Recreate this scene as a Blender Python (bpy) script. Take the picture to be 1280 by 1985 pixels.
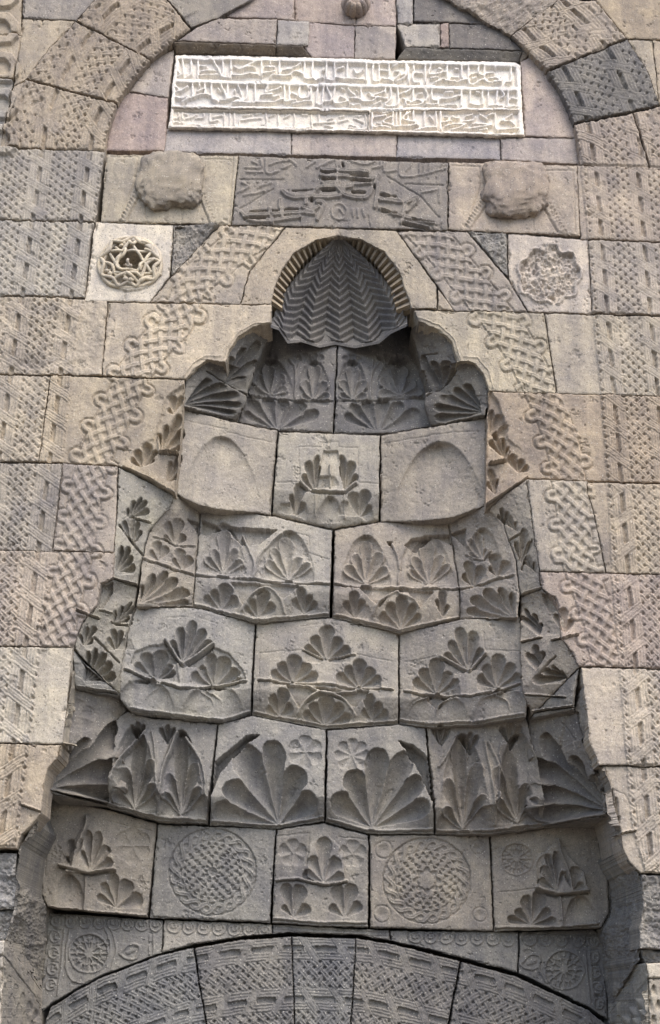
import bpy, math, random
import numpy as np
from mathutils import Matrix, Vector

# ------------------------------------------------------------------ clear / camera / light
for o in list(bpy.data.objects): bpy.data.objects.remove(o)
sc = bpy.context.scene
rng = np.random.default_rng(7); random.seed(7)
F = 2300.0; PITCH = math.radians(23.05); ROLL = math.radians(1.9)
CAM = np.array([0.0, -6.0, 1.6])
_f = np.array([0, math.cos(PITCH), math.sin(PITCH)])
_u0 = np.array([0, -math.sin(PITCH), math.cos(PITCH)])
_r0 = np.array([1.0, 0, 0])
CR = math.cos(ROLL)*_r0 + math.sin(ROLL)*_u0
CU = -math.sin(ROLL)*_r0 + math.cos(ROLL)*_u0
cd = bpy.data.cameras.new('camera'); cam = bpy.data.objects.new('camera', cd)
sc.collection.objects.link(cam); sc.camera = cam
M = Matrix.Identity(4)
for i in range(3):
    M[i][0] = CR[i]; M[i][1] = CU[i]; M[i][2] = -_f[i]; M[i][3] = CAM[i]
cam.matrix_world = M
cd.sensor_fit = 'VERTICAL'; cd.sensor_height = 36.0
cd.lens = 36.0*F/1985.0; cd.clip_start = 0.05; cd.clip_end = 500

SUN_EL, SUN_AZ = math.radians(56), math.radians(24)     # azimuth to the right of the wall's normal
w = bpy.data.worlds.new('World'); sc.world = w; w.use_nodes = True
nt = w.node_tree; nt.nodes.clear()
sky = nt.nodes.new('ShaderNodeTexSky'); sky.sky_type = 'NISHITA'; sky.sun_disc = False
sky.sun_elevation = SUN_EL
sky.sun_rotation = math.pi - SUN_AZ
sky.dust_density = 3.0
bg = nt.nodes.new('ShaderNodeBackground'); bg.inputs[1].default_value = 0.15
wo = nt.nodes.new('ShaderNodeOutputWorld')
nt.links.new(sky.outputs[0], bg.inputs[0]); nt.links.new(bg.outputs[0], wo.inputs[0])
sd = bpy.data.lights.new('sun', 'SUN'); sd.energy = 1.05; sd.angle = math.radians(45); sd.color = (1, .975, .94)
so = bpy.data.objects.new('sun', sd); sc.collection.objects.link(so)
sdir = Vector((math.sin(SUN_AZ)*math.cos(SUN_EL), -math.cos(SUN_AZ)*math.cos(SUN_EL), math.sin(SUN_EL)))
so.rotation_euler = sdir.to_track_quat('Z', 'Y').to_euler(); so.location = (4, -8, 12)
sc.view_settings.view_transform = 'Standard'; sc.view_settings.look = 'None'
sc.view_settings.gamma = 1; sc.view_settings.use_curve_mapping = False
sc.view_settings.exposure = 1.14

# ------------------------------------------------------------------ rays and the relief map
def P(px, py, d):
    """point where the line of sight through a photo pixel meets the vertical plane y = d"""
    px = np.asarray(px, float); py = np.asarray(py, float); d = np.asarray(d, float)
    a = (px-640)/F; b = -(py-992.5)/F
    D = _f[None]+a.reshape(-1, 1)*CR[None]+b.reshape(-1, 1)*CU[None]
    t = (d.reshape(-1)-CAM[1])/D[:, 1]
    return CAM[None]+D*t[:, None]
MX = 160
W_, H_ = 1280+2*MX, 1985+2*MX
H = np.zeros((H_, W_), np.float32); LEAN = np.ones((H_, W_), np.float32)
def win(x0, x1, y0, y1):
    x0 = max(int(x0)+MX, 0); x1 = min(int(x1)+MX+1, W_); y0 = max(int(y0)+MX, 0); y1 = min(int(y1)+MX+1, H_)
    sl = (slice(y0, y1), slice(x0, x1))
    X, Y = np.meshgrid(np.arange(x0, x1)-MX, np.arange(y0, y1)-MX)
    return sl, X.astype(np.float32), Y.astype(np.float32)
def noise_field(beta, lo, seed):
    r = np.random.default_rng(seed); n = r.standard_normal((H_//2+1, W_//2+1))
    fy = np.fft.fftfreq(n.shape[0])[:, None]; fx = np.fft.rfftfreq(n.shape[1])[None]
    k = np.sqrt(fx*fx+fy*fy); A = np.where(k > lo, 1/np.maximum(k, lo)**beta, 0)
    A = np.where(k < lo, 0, A)
    o = np.fft.irfft2(np.fft.rfft2(n)*A, s=n.shape); o /= o.std()
    return np.repeat(np.repeat(o, 2, 0), 2, 1)[:H_, :W_].astype(np.float32)
N1 = noise_field(1.6, 0.012, 1)      # lumps
N2 = noise_field(0.9, 0.06, 2)       # fine grain
N3 = noise_field(1.2, 0.02, 3)
N4 = noise_field(1.2, 0.02, 4)
def segdist(X, Y, pts):
    best = np.full(X.shape, 1e9, np.float32); al = np.zeros(X.shape, np.float32); sg = np.zeros(X.shape, np.float32); acc = 0.
    for (x0, y0), (x1, y1) in zip(pts[:-1], pts[1:]):
        dx, dy = x1-x0, y1-y0; L2 = dx*dx+dy*dy+1e-6; L = math.sqrt(L2)
        t = np.clip(((X-x0)*dx+(Y-y0)*dy)/L2, 0, 1)
        d = np.hypot(X-x0-t*dx, Y-y0-t*dy)
        m = d < best
        best = np.where(m, d, best); al = np.where(m, acc+t*L, al)
        sg = np.where(m, np.sign((X-x0)*dy-(Y-y0)*dx), sg)
        acc += L
    return best, al, sg
def smooth(pts, n=6):
    if len(pts) < 3: return pts
    q = np.array(pts, float); t = np.arange(len(q)); out = []
    for i in range(len(q)-1):
        p0 = q[max(i-1, 0)]; p1 = q[i]; p2 = q[i+1]; p3 = q[min(i+2, len(q)-1)]
        for k in range(n):
            s = k/n
            out.append(tuple(.5*(2*p1+(p2-p0)*s+(2*p0-5*p1+4*p2-p3)*s*s+(3*p1-p0-3*p2+p3)*s**3)))
    out.append(tuple(q[-1])); return out
def stroke(pts, w, h, off=0., prof='round', curve=False):
    """raised strand of half width w"""
    if curve: pts = smooth(pts)
    xs = [p[0] for p in pts]; ys = [p[1] for p in pts]
    sl, X, Y = win(min(xs)-w-1, max(xs)+w+1, min(ys)-w-1, max(ys)+w+1)
    if X.size == 0: return
    d, _, _ = segdist(X, Y, pts); q = np.clip(d/w, 0, 1)
    if prof == 'round': f = np.sqrt(np.clip(1-q*q, 0, 1))
    elif prof == 'double': f = np.clip(1-q**6, 0, 1)*(1-.45*np.exp(-(q/.22)**2))
    else: f = np.clip((1-q)*3.0, 0, 1)
    H[sl] = np.where(d < w, np.maximum(H[sl], off+h*f), H[sl])
def groove(pts, w, dep, curve=False):
    if curve: pts = smooth(pts)
    xs = [p[0] for p in pts]; ys = [p[1] for p in pts]
    sl, X, Y = win(min(xs)-w-2, max(xs)+w+2, min(ys)-w-2, max(ys)+w+2)
    if X.size == 0: return
    d, _, _ = segdist(X, Y, pts)
    H[sl] -= dep*np.clip((w-d)/1.2+.5, 0, 1)
def inpoly(X, Y, pts):
    m = np.zeros(X.shape, bool); n = len(pts)
    for i in range(n):
        x0, y0 = pts[i]; x1, y1 = pts[(i+1) % n]
        if y0 == y1: continue
        c = ((y0 > Y) != (y1 > Y)) & (X < (x1-x0)*(Y-y0)/(y1-y0)+x0)
        m ^= c
    return m
def poly(pts, dh, ramp=None, soft=0):
    """raise or sink a region; ramp=((x0,y0),(x1,y1)) makes dh grow from the first point to the second"""
    xs = [p[0] for p in pts]; ys = [p[1] for p in pts]
    sl, X, Y = win(min(xs)-1, max(xs)+1, min(ys)-1, max(ys)+1)
    m = inpoly(X, Y, pts); k = 1.
    if ramp:
        (a, b), (c, e) = ramp; L2 = (c-a)**2+(e-b)**2
        k = np.clip(((X-a)*(c-a)+(Y-b)*(e-b))/L2, 0, 1)
    if soft:
        d, _, _ = segdist(X, Y, list(pts)+[pts[0]]); k = k*np.clip(d/soft, 0, 1)
    H[sl] += np.where(m, dh*k, 0)
FM = .95
def fan(pv, tips, dep=.05, base=.36, pw=.6, wk=1.0, raised=0., ln=True):
    """scallop of hollow petals that leave the pivot pv and end in rounded tips"""
    px, py = pv; T = []
    for (x, y) in tips: T.append((math.atan2(x-px, py-y), math.hypot(x-px, y-py)))
    a0 = sum(t[0] for t in T)/len(T); T.sort(); n = len(T); R = max(t[1] for t in T)+4
    sl, X, Y = win(px-R, px+R, py-R, py+R)
    if X.size == 0: return
    q_best = np.full(X.shape, 9., np.float32); hb = np.zeros(X.shape, np.float32); wb = np.ones(X.shape, np.float32)
    for i, (a, L) in enumerate(T):
        gl = (a-T[i-1][0])/2*wk if i else None; gr = (T[i+1][0]-a)/2*wk if i < n-1 else None
        if gl is None and gr is None: gl = gr = .35
        gl = min(gr, .42) if gl is None else gl; gr = min(gl, .42) if gr is None else gr
        gl = min(gl, .62); gr = min(gr, .62)
        if n > 4 and T[-1][0]-T[0][0] > 4.5: gl = gr = math.pi/n*wk
        dth = np.arctan2(X-px, py-Y)-a; dth = (dth+math.pi) % (2*math.pi)-math.pi; r_ = np.hypot(X-px, Y-py)
        q = np.where(dth < 0, -dth/gl, dth/gr); edge_ = L*(1-.20*np.clip(q, 0, 1)**2.6)
        ok = (q <= 1) & (r_ < edge_) & (r_ > 0)
        q = np.where(ok, q, 9); s = np.clip(r_/L, 0, 1)
        h = -dep*FM*(.50*(1-s**2.2)+1.0*np.clip(1-q*q, 0, 1)*s**.7*(1-.45*s**5))
        wb = np.where(ok & (q < q_best), s**2.6, wb)
        m = ok & (q < q_best)
        q_best = np.where(m, q, q_best); hb = np.where(m, h, hb)
    if n > 2 and T[-1][0]-T[0][0] < 4.5 and T[-1][0]-T[0][0] > .9:
        ang = (np.arctan2(X-px, py-Y)); r_ = np.hypot(X-px, Y-py)
        for sgn, (a, L) in ((-1, T[0]), (1, T[-1])):
            out = (q_best > 5) & (sgn*(ang-a) > 0) & (sgn*(ang-a) < 1.2) & (r_ < L*.92) & (Y < py+10) & (Y > py-.55*L)
            wb = np.where(out, np.clip(r_/L, 0, 1)**2.6, wb)
    if ln: LEAN[sl] = np.minimum(LEAN[sl], wb)
    H[sl] += hb + (np.where(q_best < 5, raised, 0) if raised else 0)
def fan_a(pv, R, n, spread, dep=.05, tilt=0., drop=.25, **k):
    """symmetric fan: n petals over spread degrees, side petals shorter by drop"""
    tips = []
    for i in range(n):
        t = (i-(n-1)/2)/max((n-1)/2, 1); a = math.radians(tilt+t*spread/2); L = R*(1-drop*abs(t))
        tips.append((pv[0]+L*math.sin(a), pv[1]-L*math.cos(a)))
    fan(pv, tips, dep, **k)
LM = 1.0
def ledge(pts, h=.014, w=2.6, under=5):
    h = h*LM
    """projecting fillet with an undercut line above and below"""
    stroke(pts, w, h, prof='flat')
    groove([(x, y+w+1.0) for x, y in pts], 1.2, h*1.2)
def arch_hollow(cx, yb, wx, ht, dep, pointed=True, tilt=0.0):
    """blind arch hollowed deepest under its crown"""
    sl, X, Y = win(cx-wx-6, cx+wx+6, yb-ht-6, yb+4)
    v = np.clip((yb+(X-cx)*tilt-Y)/ht, -.1, 1.2)
    lim = wx*np.sqrt(np.clip(1-np.clip(v, 0, 1)**(1.35 if pointed else 2.4), 0, 1))
    m = (v > 0) & (np.abs(X-cx) < lim) & (v < 1)
    q = np.abs(X-cx)/np.maximum(lim, 1)
    H[sl] -= np.where(m, dep*(.08+.92*np.clip(v, 0, 1)**.8)*(.10+.90*np.clip(1-q*q, 0, 1)**.8), 0)
def weave(u, v, flip=None, amp=.0115, dw=9.5, sw=4.0, pit=1.1):
    """strapwork of the borders. u: slot columns at integers, lattice between; v: one slot per unit"""
    out = np.zeros(u.shape, np.float32)
    k = np.round(u); s = (u-k)*94.; t = v-np.floor(v)
    fx = (u-np.floor(u)-.5)*94/22.; fy = v*3
    p = fx+fy; q = fx-fy
    m = np.floor(p); n = np.floor(q); dp = np.abs(p-m-.5); dq = np.abs(q-n-.5)
    par = np.where(((m+n) % 2) == 0, 1., -1.)
    dots = .75*np.exp(-((np.minimum(np.abs(p-np.round(p)), .5)**2+np.minimum(np.abs(q-np.round(q)), .5)**2)/.022))
    def prof(d):
        x = d/.40
        return np.clip((1-x**4), 0, 1)*(1-.5*np.exp(-(x/.26)**2))*(x < 1)
    ov = .28
    # a strand is highest where it crosses over; par gives which family is on top in this cell
    ha = prof(dp)*(1+ov*par*np.cos(np.pi*(q-n-.5))); hb = prof(dq)*(1-ov*par*np.cos(np.pi*(p-m-.5)))
    lat = np.maximum(ha, hb)*.95-dots
    sg = 1. if flip is None else flip
    ty = (t-np.round(t))*54.                                   # px from the crossing of the slot column
    dd = (ty-sg*.62*s)/1.18
    gl = lambda x, w_=1.5: np.exp(-(x/w_)**2)
    diag = 1.15-.5*gl(np.abs(dd)-dw*.44)-.75*gl(np.abs(dd)-dw+.3, 1.3)-.35*gl(dd, 1.2)
    vert = 1.05-.45*gl(np.abs(s)-10)-.45*gl(np.abs(s)-15.5)-.7*gl(np.abs(s)-21.3, 1.2)
    slot = np.where((np.abs(s) < sw) & (np.abs(t-.5) < .33), -pit, 0)
    col = np.where(np.abs(dd) < dw, diag, np.where(slot < 0, slot, vert))
    out = np.where(np.abs(s) < 22.5, col, lat)
    return amp*out
WEAR = np.clip(.95+.15*N1, .45, 1.2)
def paint(region, fn):
    xs = [p[0] for p in region]; ys = [p[1] for p in region]
    sl, X, Y = win(min(xs), max(xs), min(ys), max(ys)); m = inpoly(X, Y, region)
    H[sl] += np.where(m, fn(X, Y)*WEAR[sl], 0)

# physical height on the wall plane gives the even spacing of the border pattern
_sl, _X, _Y = win(-MX, 1280+MX-1, -MX, 1985+MX-1)
ZF = P(_X.ravel(), _Y.ravel(), np.zeros(_X.size))[:, 2].reshape(_X.shape).astype(np.float32)
def zf(X, Y): return ZF[(Y+MX).astype(int), (X+MX).astype(int)]
def zpt(x, y): return float(P([x], [y], [0.])[0, 2])

# ---- left and right interlace borders
zl = [zpt(89, 952), zpt(81, 1010)]; PERL = zl[0]-zl[1]
def left_weave(X, Y):
    xa = 152-.129*(Y-467); sp = 92+.012*(Y-330)
    u = 1+(X-xa)/sp; v = (zl[0]-zf(X, Y))/PERL+.5
    return weave(u, v, np.where(Y > 1440, -1., 1.))
paint([(-150, 288), (203, 294), (183, 428), (165, 575), (150, 640), (122, 895), (100, 1070), (78, 1253), (60, 1441), (30, 1640), (-150, 1640)], left_weave)
zr = [zpt(1201, 975), zpt(1206, 1065)]; PERR = (zr[0]-zr[1])/1.5
def right_weave(X, Y):
    xa = 1170+.079*(Y-512); sp = 82+.01*(Y-512)
    u = (X-xa)/sp; v = (zr[0]-zf(X, Y))/PERR+.5
    return weave(u, v, np.where(Y > 955+.03*(X-1200), -1., 1.))
paint([(1126, 322), (1430, 332), (1430, 1700), (1250, 1690), (1225, 1600), (1215, 1480), (1200, 1290), (1185, 1110), (1178, 935), (1165, 765), (1150, 610), (1140, 468)], right_weave)

# ---- arch band
IN_L = smooth([(202, 293), (206, 262), (215, 235), (235, 190), (265, 145), (300, 107), (345, 75), (420, 35), (485, 0), (560, -40)], 4)
IN_R = smooth([(1125, 320), (1121, 280), (1112, 240), (1085, 175), (1060, 135), (1025, 105), (990, 70), (945, 42), (880, 0), (800, -45)], 4)
def arch_weave(inn, ph):
    def fn(X, Y):
        d, al, _ = segdist(X, Y, inn)
        return weave(1.28-d/92., al/50.+ph, np.where(X < 640, -1., 1.), .0125)
    return fn
paint([(8, 289), (22, 220), (50, 155), (147, 41), (240, -60), (420, -60), (368, 50), (345, 75), (300, 107), (265, 145), (235, 190), (215, 235), (204, 290)], arch_weave(IN_L, .3))
paint([(1130, 318), (1112, 240), (1085, 175), (1060, 135), (1025, 105), (992, 70), (1085, 0), (1155, 0), (1215, 76), (1258, 140), (1278, 207), (1430, 190), (1430, 330)], arch_weave(IN_R, .1))

# ---- knotted braid along both sides of the niche
BR_L = [(560, 420), (480, 465), (430, 503), (370, 555), (345, 622), (318, 650), (285, 690), (258, 730), (238, 772), (218, 815), (197, 856), (183, 890), (169, 940), (157, 1011), (149, 1061), (141, 1104), (126, 1160), (110, 1222), (98, 1275)]
BR_R = [(800, 425), (850, 475), (890, 525), (940, 585), (980, 635), (1015, 690), (1043, 745), (1065, 790), (1086, 850), (1099, 906), (1113, 1012), (1119, 1079), (1137, 1132), (1160, 1198), (1171, 1251), (1180, 1290)]
def braid(path, PER=57., amp=.013):
    path = smooth(path, 4)
    def fn(X, Y):
        d, a, sg = segdist(X, Y, path); b = d*sg
        p = b/25+a/(PER/2); q = b/25-a/(PER/2)
        m = np.floor(p); n = np.floor(q); dp = np.abs(p-m-.5); dq = np.abs(q-n-.5)
        par = np.where(((m+n) % 2) == 0, 1., -1.)
        pr = lambda e: np.clip(1-(e/.27)**4, 0, 1)*(1-.18*np.exp(-(e/.08)**2))
        lat = np.maximum(pr(dp)*(1+.3*par*np.cos(np.pi*(q-n-.5))), pr(dq)*(1-.3*par*np.cos(np.pi*(p-m-.5))))
        k = np.round(a/PER); da = a-k*PER
        # ears: a strand that leaves the lattice, rounds a small eye and returns
        ex = np.abs(b)-np.clip(np.abs(b), 22, 37); er = np.hypot(da, ex)
        ring = np.clip(1-((er-8.5)/5.0)**4, 0, 1)*(np.abs(er-8.5) < 5.0)
        inlat = np.abs(b) < 31
        ear = (er < 13.5) & (np.abs(b) > 24)
        bgd = np.where(inlat | ear, -.006, 0.)
        top = np.where(inlat, np.where(np.abs(b) > 25, np.maximum(lat*.9, ring*(np.abs(b) > 27)), lat), np.where(ear, ring, 0))
        line = np.where(~inlat & ~ear & ((er < 17) & (np.abs(b) > 26) | (np.abs(b) < 34.5)), -.008, 0)
        out = np.where(inlat | ear, bgd+amp*top, line)
        return np.where(d < 56, out, 0)
    return fn
paint([(440, 436), (553, 441), (483, 523), (462, 588), (430, 640), (380, 700), (310, 760), (290, 830), (250, 880), (228, 903), (225, 1050), (205, 1110), (180, 1180), (138, 1253), (60, 1253), (90, 1150), (100, 1067), (122, 900), (140, 800), (197, 727), (215, 660), (290, 583), (350, 520)], braid(BR_L))
paint([(772, 450), (900, 450), (986, 545), (1023, 603), (1055, 640), (1085, 765), (1150, 900), (1150, 960), (1178, 1110), (1200, 1290), (1120, 1292), (1090, 1200), (1060, 1112), (1022, 930), (1000, 850), (1010, 770), (960, 700), (900, 620), (850, 560)], braid(BR_R))

# ---- letters of the marble slab
LET = []
def Z(lst, ox, oy, s=.1875): LET.extend([[(ox+x*s, oy+y*s) for x, y in st] for st in lst])
R1 = [[(110,130),(110,230),(150,270)],[(155,100),(160,240),(110,285)],[(240,100),(240,250),(170,300)],[(315,100),(315,300)],[(340,170),(400,165)],[(345,225),(430,215),(500,225)],[(320,270),(420,262),(520,262)],[(475,115),(520,190),(560,285)],[(575,100),(575,290)],[(560,290),(640,290)],[(660,100),(650,290)],[(650,260),(760,262),(850,250),(940,262)],[(760,190),(830,160),(920,120)],[(690,175),(740,200),(850,175),(900,190)],[(975,100),(970,270)],[(975,250),(1050,240),(1110,225)],[(1065,140),(1065,150)],[(1010,180),(1110,178)],[(1160,110),(1155,240)],[(1060,290),(1100,265),(1180,275),(1280,270)],[(1190,215),(1280,210)],
[(75,370),(120,410)],[(90,440),(160,410),(205,380)],[(60,490),(140,500),(200,470)],[(255,350),(255,480),(200,500),(140,540)],[(320,345),(330,385)],[(300,440),(370,410)],[(385,350),(385,470)],[(270,485),(350,465),(450,480),(460,520)],[(455,350),(455,500),(510,530)],[(520,400),(545,425)],[(545,350),(610,500),(540,520)],[(620,350),(620,510)],[(690,420),(690,430)],[(720,355),(780,510)],[(815,355),(815,510),(700,530)],[(610,515),(700,490),(760,515)],[(905,360),(905,540),(870,545)],[(680,540),(850,550)],[(1040,370),(1010,440),(1100,420),(1170,395)],[(970,470),(1080,460)],[(905,540),(1080,540),(1200,500)],[(1205,370),(1210,530)],[(1260,370),(1260,530)],[(1090,490),(1150,470)]]
R1c = [[(40,700),(110,690),(110,640)],[(150,640),(150,710),(240,690),(300,660)],[(290,700),(370,690),(380,650)],[(170,650),(200,665)],[(440,650),(440,730),(520,720)],[(470,690),(560,670)],[(580,640),(590,780)],[(640,640),(640,790),(570,790)],[(690,640),(690,770),(740,770),(760,720),(970,695)],[(780,670),(870,660)],[(910,660),(970,640)],[(1015,630),(1015,790),(940,790)],[(1050,680),(1110,660)],[(1140,640),(1145,790),(1080,800)],[(1200,690),(1260,670)],[(1150,800),(1280,790)],[(200,770),(340,765)],[(60,740),(150,745)],[(350,785),(480,770)],[(820,800),(860,790)]]
R2 = [[(0,200),(70,190),(150,150)],[(20,270),(100,230),(180,255)],[(190,130),(190,290),(260,300)],[(275,130),(275,300),(380,290)],[(420,140),(415,290)],[(500,140),(500,310),(420,310)],[(380,220),(395,200)],[(510,290),(600,300),(640,290)],[(540,200),(600,180)],[(640,140),(635,290)],[(700,200),(735,250),(790,200)],[(650,295),(800,300)],[(830,140),(830,320)],[(900,150),(900,310),(960,330)],[(960,150),(960,310)],[(970,220),(1060,225)],[(1060,150),(1070,290),(990,300)],[(1100,180),(1200,140)],[(1130,230),(1180,240),(1130,310)],[(1240,150),(1230,280),(1150,330)],[(1060,300),(1110,330)],[(1200,270),(1270,200)],
[(30,370),(30,520)],[(0,540),(100,520)],[(60,450),(110,470)],[(140,370),(140,490),(220,500),(230,440)],[(215,380),(225,400)],[(70,555),(160,540),(250,530)],[(250,380),(255,540)],[(320,380),(310,550)],[(385,380),(370,560),(310,560)],[(420,385),(470,520),(400,540)],[(505,385),(500,550),(640,540)],[(570,410),(600,420)],[(560,490),(620,520)],[(640,410),(720,480)],[(720,430),(740,440)],[(650,510),(700,500),(780,520)],[(775,390),(780,530)],[(790,535),(900,530),(940,490)],[(850,450),(900,470),(1010,440)],[(880,490),(1040,510)],[(1030,400),(1020,450)],[(1075,400),(1080,520),(1020,560)],[(1150,400),(1150,570),(1020,580)],[(660,575),(760,565)],[(900,580),(980,540)],[(1180,460),(1280,420)],[(1200,510),(1280,540)],
[(890,650),(890,820)],[(920,700),(1030,680)],[(1000,660),(1050,640)],[(1080,690),(1000,740),(1090,780)],[(1105,640),(1105,790)],[(900,800),(1000,790),(1080,810)],[(1180,640),(1180,790)],[(940,760),(990,770)],[(1140,640),(1140,780)],[(1250,650),(1210,720),(1280,740)],[(1120,800),(1280,790)]]
R2c = [[(20,680),(40,660)],[(85,650),(85,790),(0,790)],[(160,660),(220,660)],[(110,800),(240,790)],[(260,660),(270,790)],[(340,650),(340,750)],[(290,750),(500,735)],[(440,710),(480,700)],[(560,690),(600,680)],[(540,740),(640,715)],[(440,820),(600,820)],[(400,770),(480,790)],[(710,680),(780,670)],[(700,700),(800,740)],[(820,660),(825,800),(650,800)],[(660,770),(740,790)]]
R3 = [[(30,120),(40,290)],[(90,110),(85,270),(150,290)],[(110,190),(180,190)],[(210,100),(215,290)],[(265,120),(250,200),(340,195),(420,180)],[(350,150),(385,155)],[(270,240),(350,235)],[(310,290),(390,255),(440,270)],[(440,120),(450,260),(520,270)],[(590,110),(590,230),(640,250)],[(520,150),(550,155)],[(480,235),(550,235)],[(530,280),(640,255)],[(660,120),(665,300),(740,290),(800,260),(850,270)],[(765,120),(765,200),(820,220)],[(690,200),(740,195)],[(690,250),(740,240)],[(825,110),(835,270),(900,290)],[(850,200),(920,190)],[(930,130),(940,140)],[(860,250),(940,240),(990,270),(1000,230)],[(920,280),(1000,275)],[(1095,130),(1100,270),(1050,280)],
[(0,400),(60,360)],[(85,350),(85,490)],[(0,470),(20,520),(120,530),(190,500),(140,470),(70,500)],[(140,410),(180,400)],[(205,360),(240,420),(210,480)],[(285,350),(285,460),(330,470)],[(220,510),(330,510)],[(345,440),(345,520)],[(350,460),(480,450),(570,420)],[(420,390),(500,390)],[(370,530),(540,520)],[(590,360),(590,540)],[(680,360),(675,500),(740,520)],[(740,390),(780,400)],[(805,360),(805,500),(740,520)],[(865,360),(865,540)],[(955,350),(955,520),(1010,530)],[(1000,380),(1030,420),(1000,450)],[(1070,360),(1070,520)],[(1100,455),(1150,460)],[(1040,540),(1140,530)],[(1165,370),(1165,540)],[(880,530),(950,525)],
[(0,630),(60,600)],[(40,640),(40,690)],[(95,590),(95,680),(140,740)],[(0,740),(120,720)],[(205,590),(205,740)],[(260,640),(290,680)],[(60,690),(120,690)],[(100,780),(200,760),(320,750)],[(325,600),(330,760)],[(370,600),(370,770)],[(410,640),(440,650)],[(490,640),(550,660),(560,630)],[(390,700),(480,680)],[(420,740),(520,710),(640,720)],[(580,690),(700,680),(730,640)],[(490,780),(620,730)],[(640,640),(700,620)],[(780,620),(850,670)],[(860,630),(910,610)],[(700,715),(850,720)],[(620,770),(760,755),(900,730)],[(770,790),(850,770)],[(935,610),(940,760),(1010,780)],[(1000,690),(1110,615)],[(1030,690),(1100,690),(1140,730)],[(960,780),(1180,760)],[(1180,610),(1185,800)]]
Z(R1, 325, 95); Z(R2, 555, 95); Z(R3, 785, 105); nd = len(LET)
Z(R1c, 325, 95); Z(R2c, 555, 95)
poly([(344, 112), (1002, 128), (1012, 258), (332, 245)], -.024)
for i, st in enumerate(LET):
    stroke(st, 2.4 if i < nd else 2.0, .026 if i < nd else .012, -.024, 'flat' if i < nd else 'round', True)
for a, b, wd in (((344, 112), (1002, 127), 4.2), ((337, 157), (1008, 174), 4.8), ((334, 207), (716, 214), 4.6), ((716, 211), (1010, 213), 4.0),
                 ((329, 246), (1016, 262), 4.5), ((344, 110), (331, 246), 3.5), ((1002, 125), (1012, 262), 4)):
    stroke([a, b], wd, .028, -.024, 'flat')
groove([(334, 211), (480, 214), (600, 216), (712, 217)], 1.1, .012)

# ---- interlaced script panel over the niche
KS = .34
def K(l): return [(445+x*KS, 290+y*KS) for x, y in l]
for st in [[(520,150),(640,152),(800,165),(830,160)],[(530,118),(790,125)],[(610,120),(610,200),(660,260),(770,275),(820,215),(850,150)],[(650,200),(640,260),(580,270),(430,270),(350,270),(300,240)],[(700,210),(640,215),(520,215),(480,240),(440,240),(440,310)],[(100,375),(230,372),(400,360),(480,370)],[(70,360),(110,400),(200,410),(400,385)],[(230,340),(240,430)],[(290,290),(300,380)],[(860,285),(980,300)],[(830,330),(850,200)],[(860,340),(1000,385),(1160,418)],[(990,415),(1130,450)],[(1000,320),(980,420)],[(530,190),(620,190)],[(690,200),(800,190)],[(340,250),(480,250)],[(500,300),(540,310),(500,400)],[(870,250),(960,285)],[(1010,300),(1070,280),(1010,350)],[(420,330),(470,350),(510,330)]]:
    stroke(K(st), 4.2, .017, 0, 'double', True)
for a, b in [((530,135),(600,135)),((530,172),(600,172)),((690,150),(790,152)),((695,182),(800,182)),((360,237),(470,233)),((530,232),(600,230)),((700,238),(770,243)),((870,263),(950,270)),((120,357),(210,353)),((250,350),(280,350)),((320,343),(390,338)),((90,397),(200,395)),((870,352),(950,362)),((1050,398),(1160,412)),((990,428),(1130,452)),((645,80),(650,100)),((825,210),(825,222)),((470,283),(472,290))]:
    groove(K([a, b]), 2.4, .03)
for st in [[(90,105),(180,100),(180,60)],[(210,50),(215,135),(280,125)],[(230,90),(330,60),(380,90)],[(300,110),(350,90)],[(440,100),(490,70)],[(500,105),(600,60)],[(690,60),(760,85),(830,70)],[(820,105),(860,100),(860,70)],[(880,70),(880,125),(950,120)],[(970,70),(975,150),(1050,155)],[(1010,120),(1050,60)],[(1085,70),(1085,150)],[(1110,70),(1110,140)],[(1140,70),(1140,130)],[(1050,155),(1150,130),(1230,110)],[(50,245),(110,210),(70,190)],[(80,260),(200,240)],[(160,215),(240,190)],[(1100,250),(1180,230)],[(1200,220),(1200,300)],[(700,340),(705,380)],[(730,340),(735,385)],[(760,340),(770,385)],[(130,70),(160,80)],[(100,130),(190,130)]]:
    stroke(K(st), 2.4, .009, 0, 'round', True)
for st in [[(60,170),(310,172)],[(1000,197),(1220,202)],[(900,150),(1090,270),(1200,385)],[(60,335),(250,225)],[(790,380),(800,440)]]: groove(K(st), 1.3, .009)
stroke(K([(625+45*math.cos(t*.4), 355+45*math.sin(t*.4)) for t in range(17)]), 2.3, .009)
stroke(K([(600,380),(620,340),(650,370)]), 2.3, .009, 0, 'round', True)

# ---- worn head blocks: frames and ribbons
for s in ([(214, 304), (268, 304), (262, 350), (234, 430)], [(398, 308), (452, 308), (444, 434)], [(876, 320), (930, 322), (932, 360), (905, 440)], [(1058, 330), (1112, 330), (1116, 450)]):
    groove(s, 1.1, .008)
def ribbon(a, b, wd):
    n = 9
    groove([(a[0]-wd, a[1]), (b[0]-wd, b[1])], 1, .008); groove([(a[0]+wd, a[1]), (b[0]+wd, b[1])], 1, .008)
    for i in range(n):
        t = (i+.5)/n; x = a[0]+(b[0]-a[0])*t; y = a[1]+(b[1]-a[1])*t
        stroke([(x-wd+2, y-4), (x+1, y+3)], 2.2, .008); stroke([(x+1, y+3), (x+wd-2, y-3)], 2.2, .008)
ribbon((268, 372), (238, 430), 6); ribbon((388, 372), (412, 434), 6); ribbon((940, 390), (908, 440), 8); ribbon((1056, 392), (1090, 450), 9)
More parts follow.
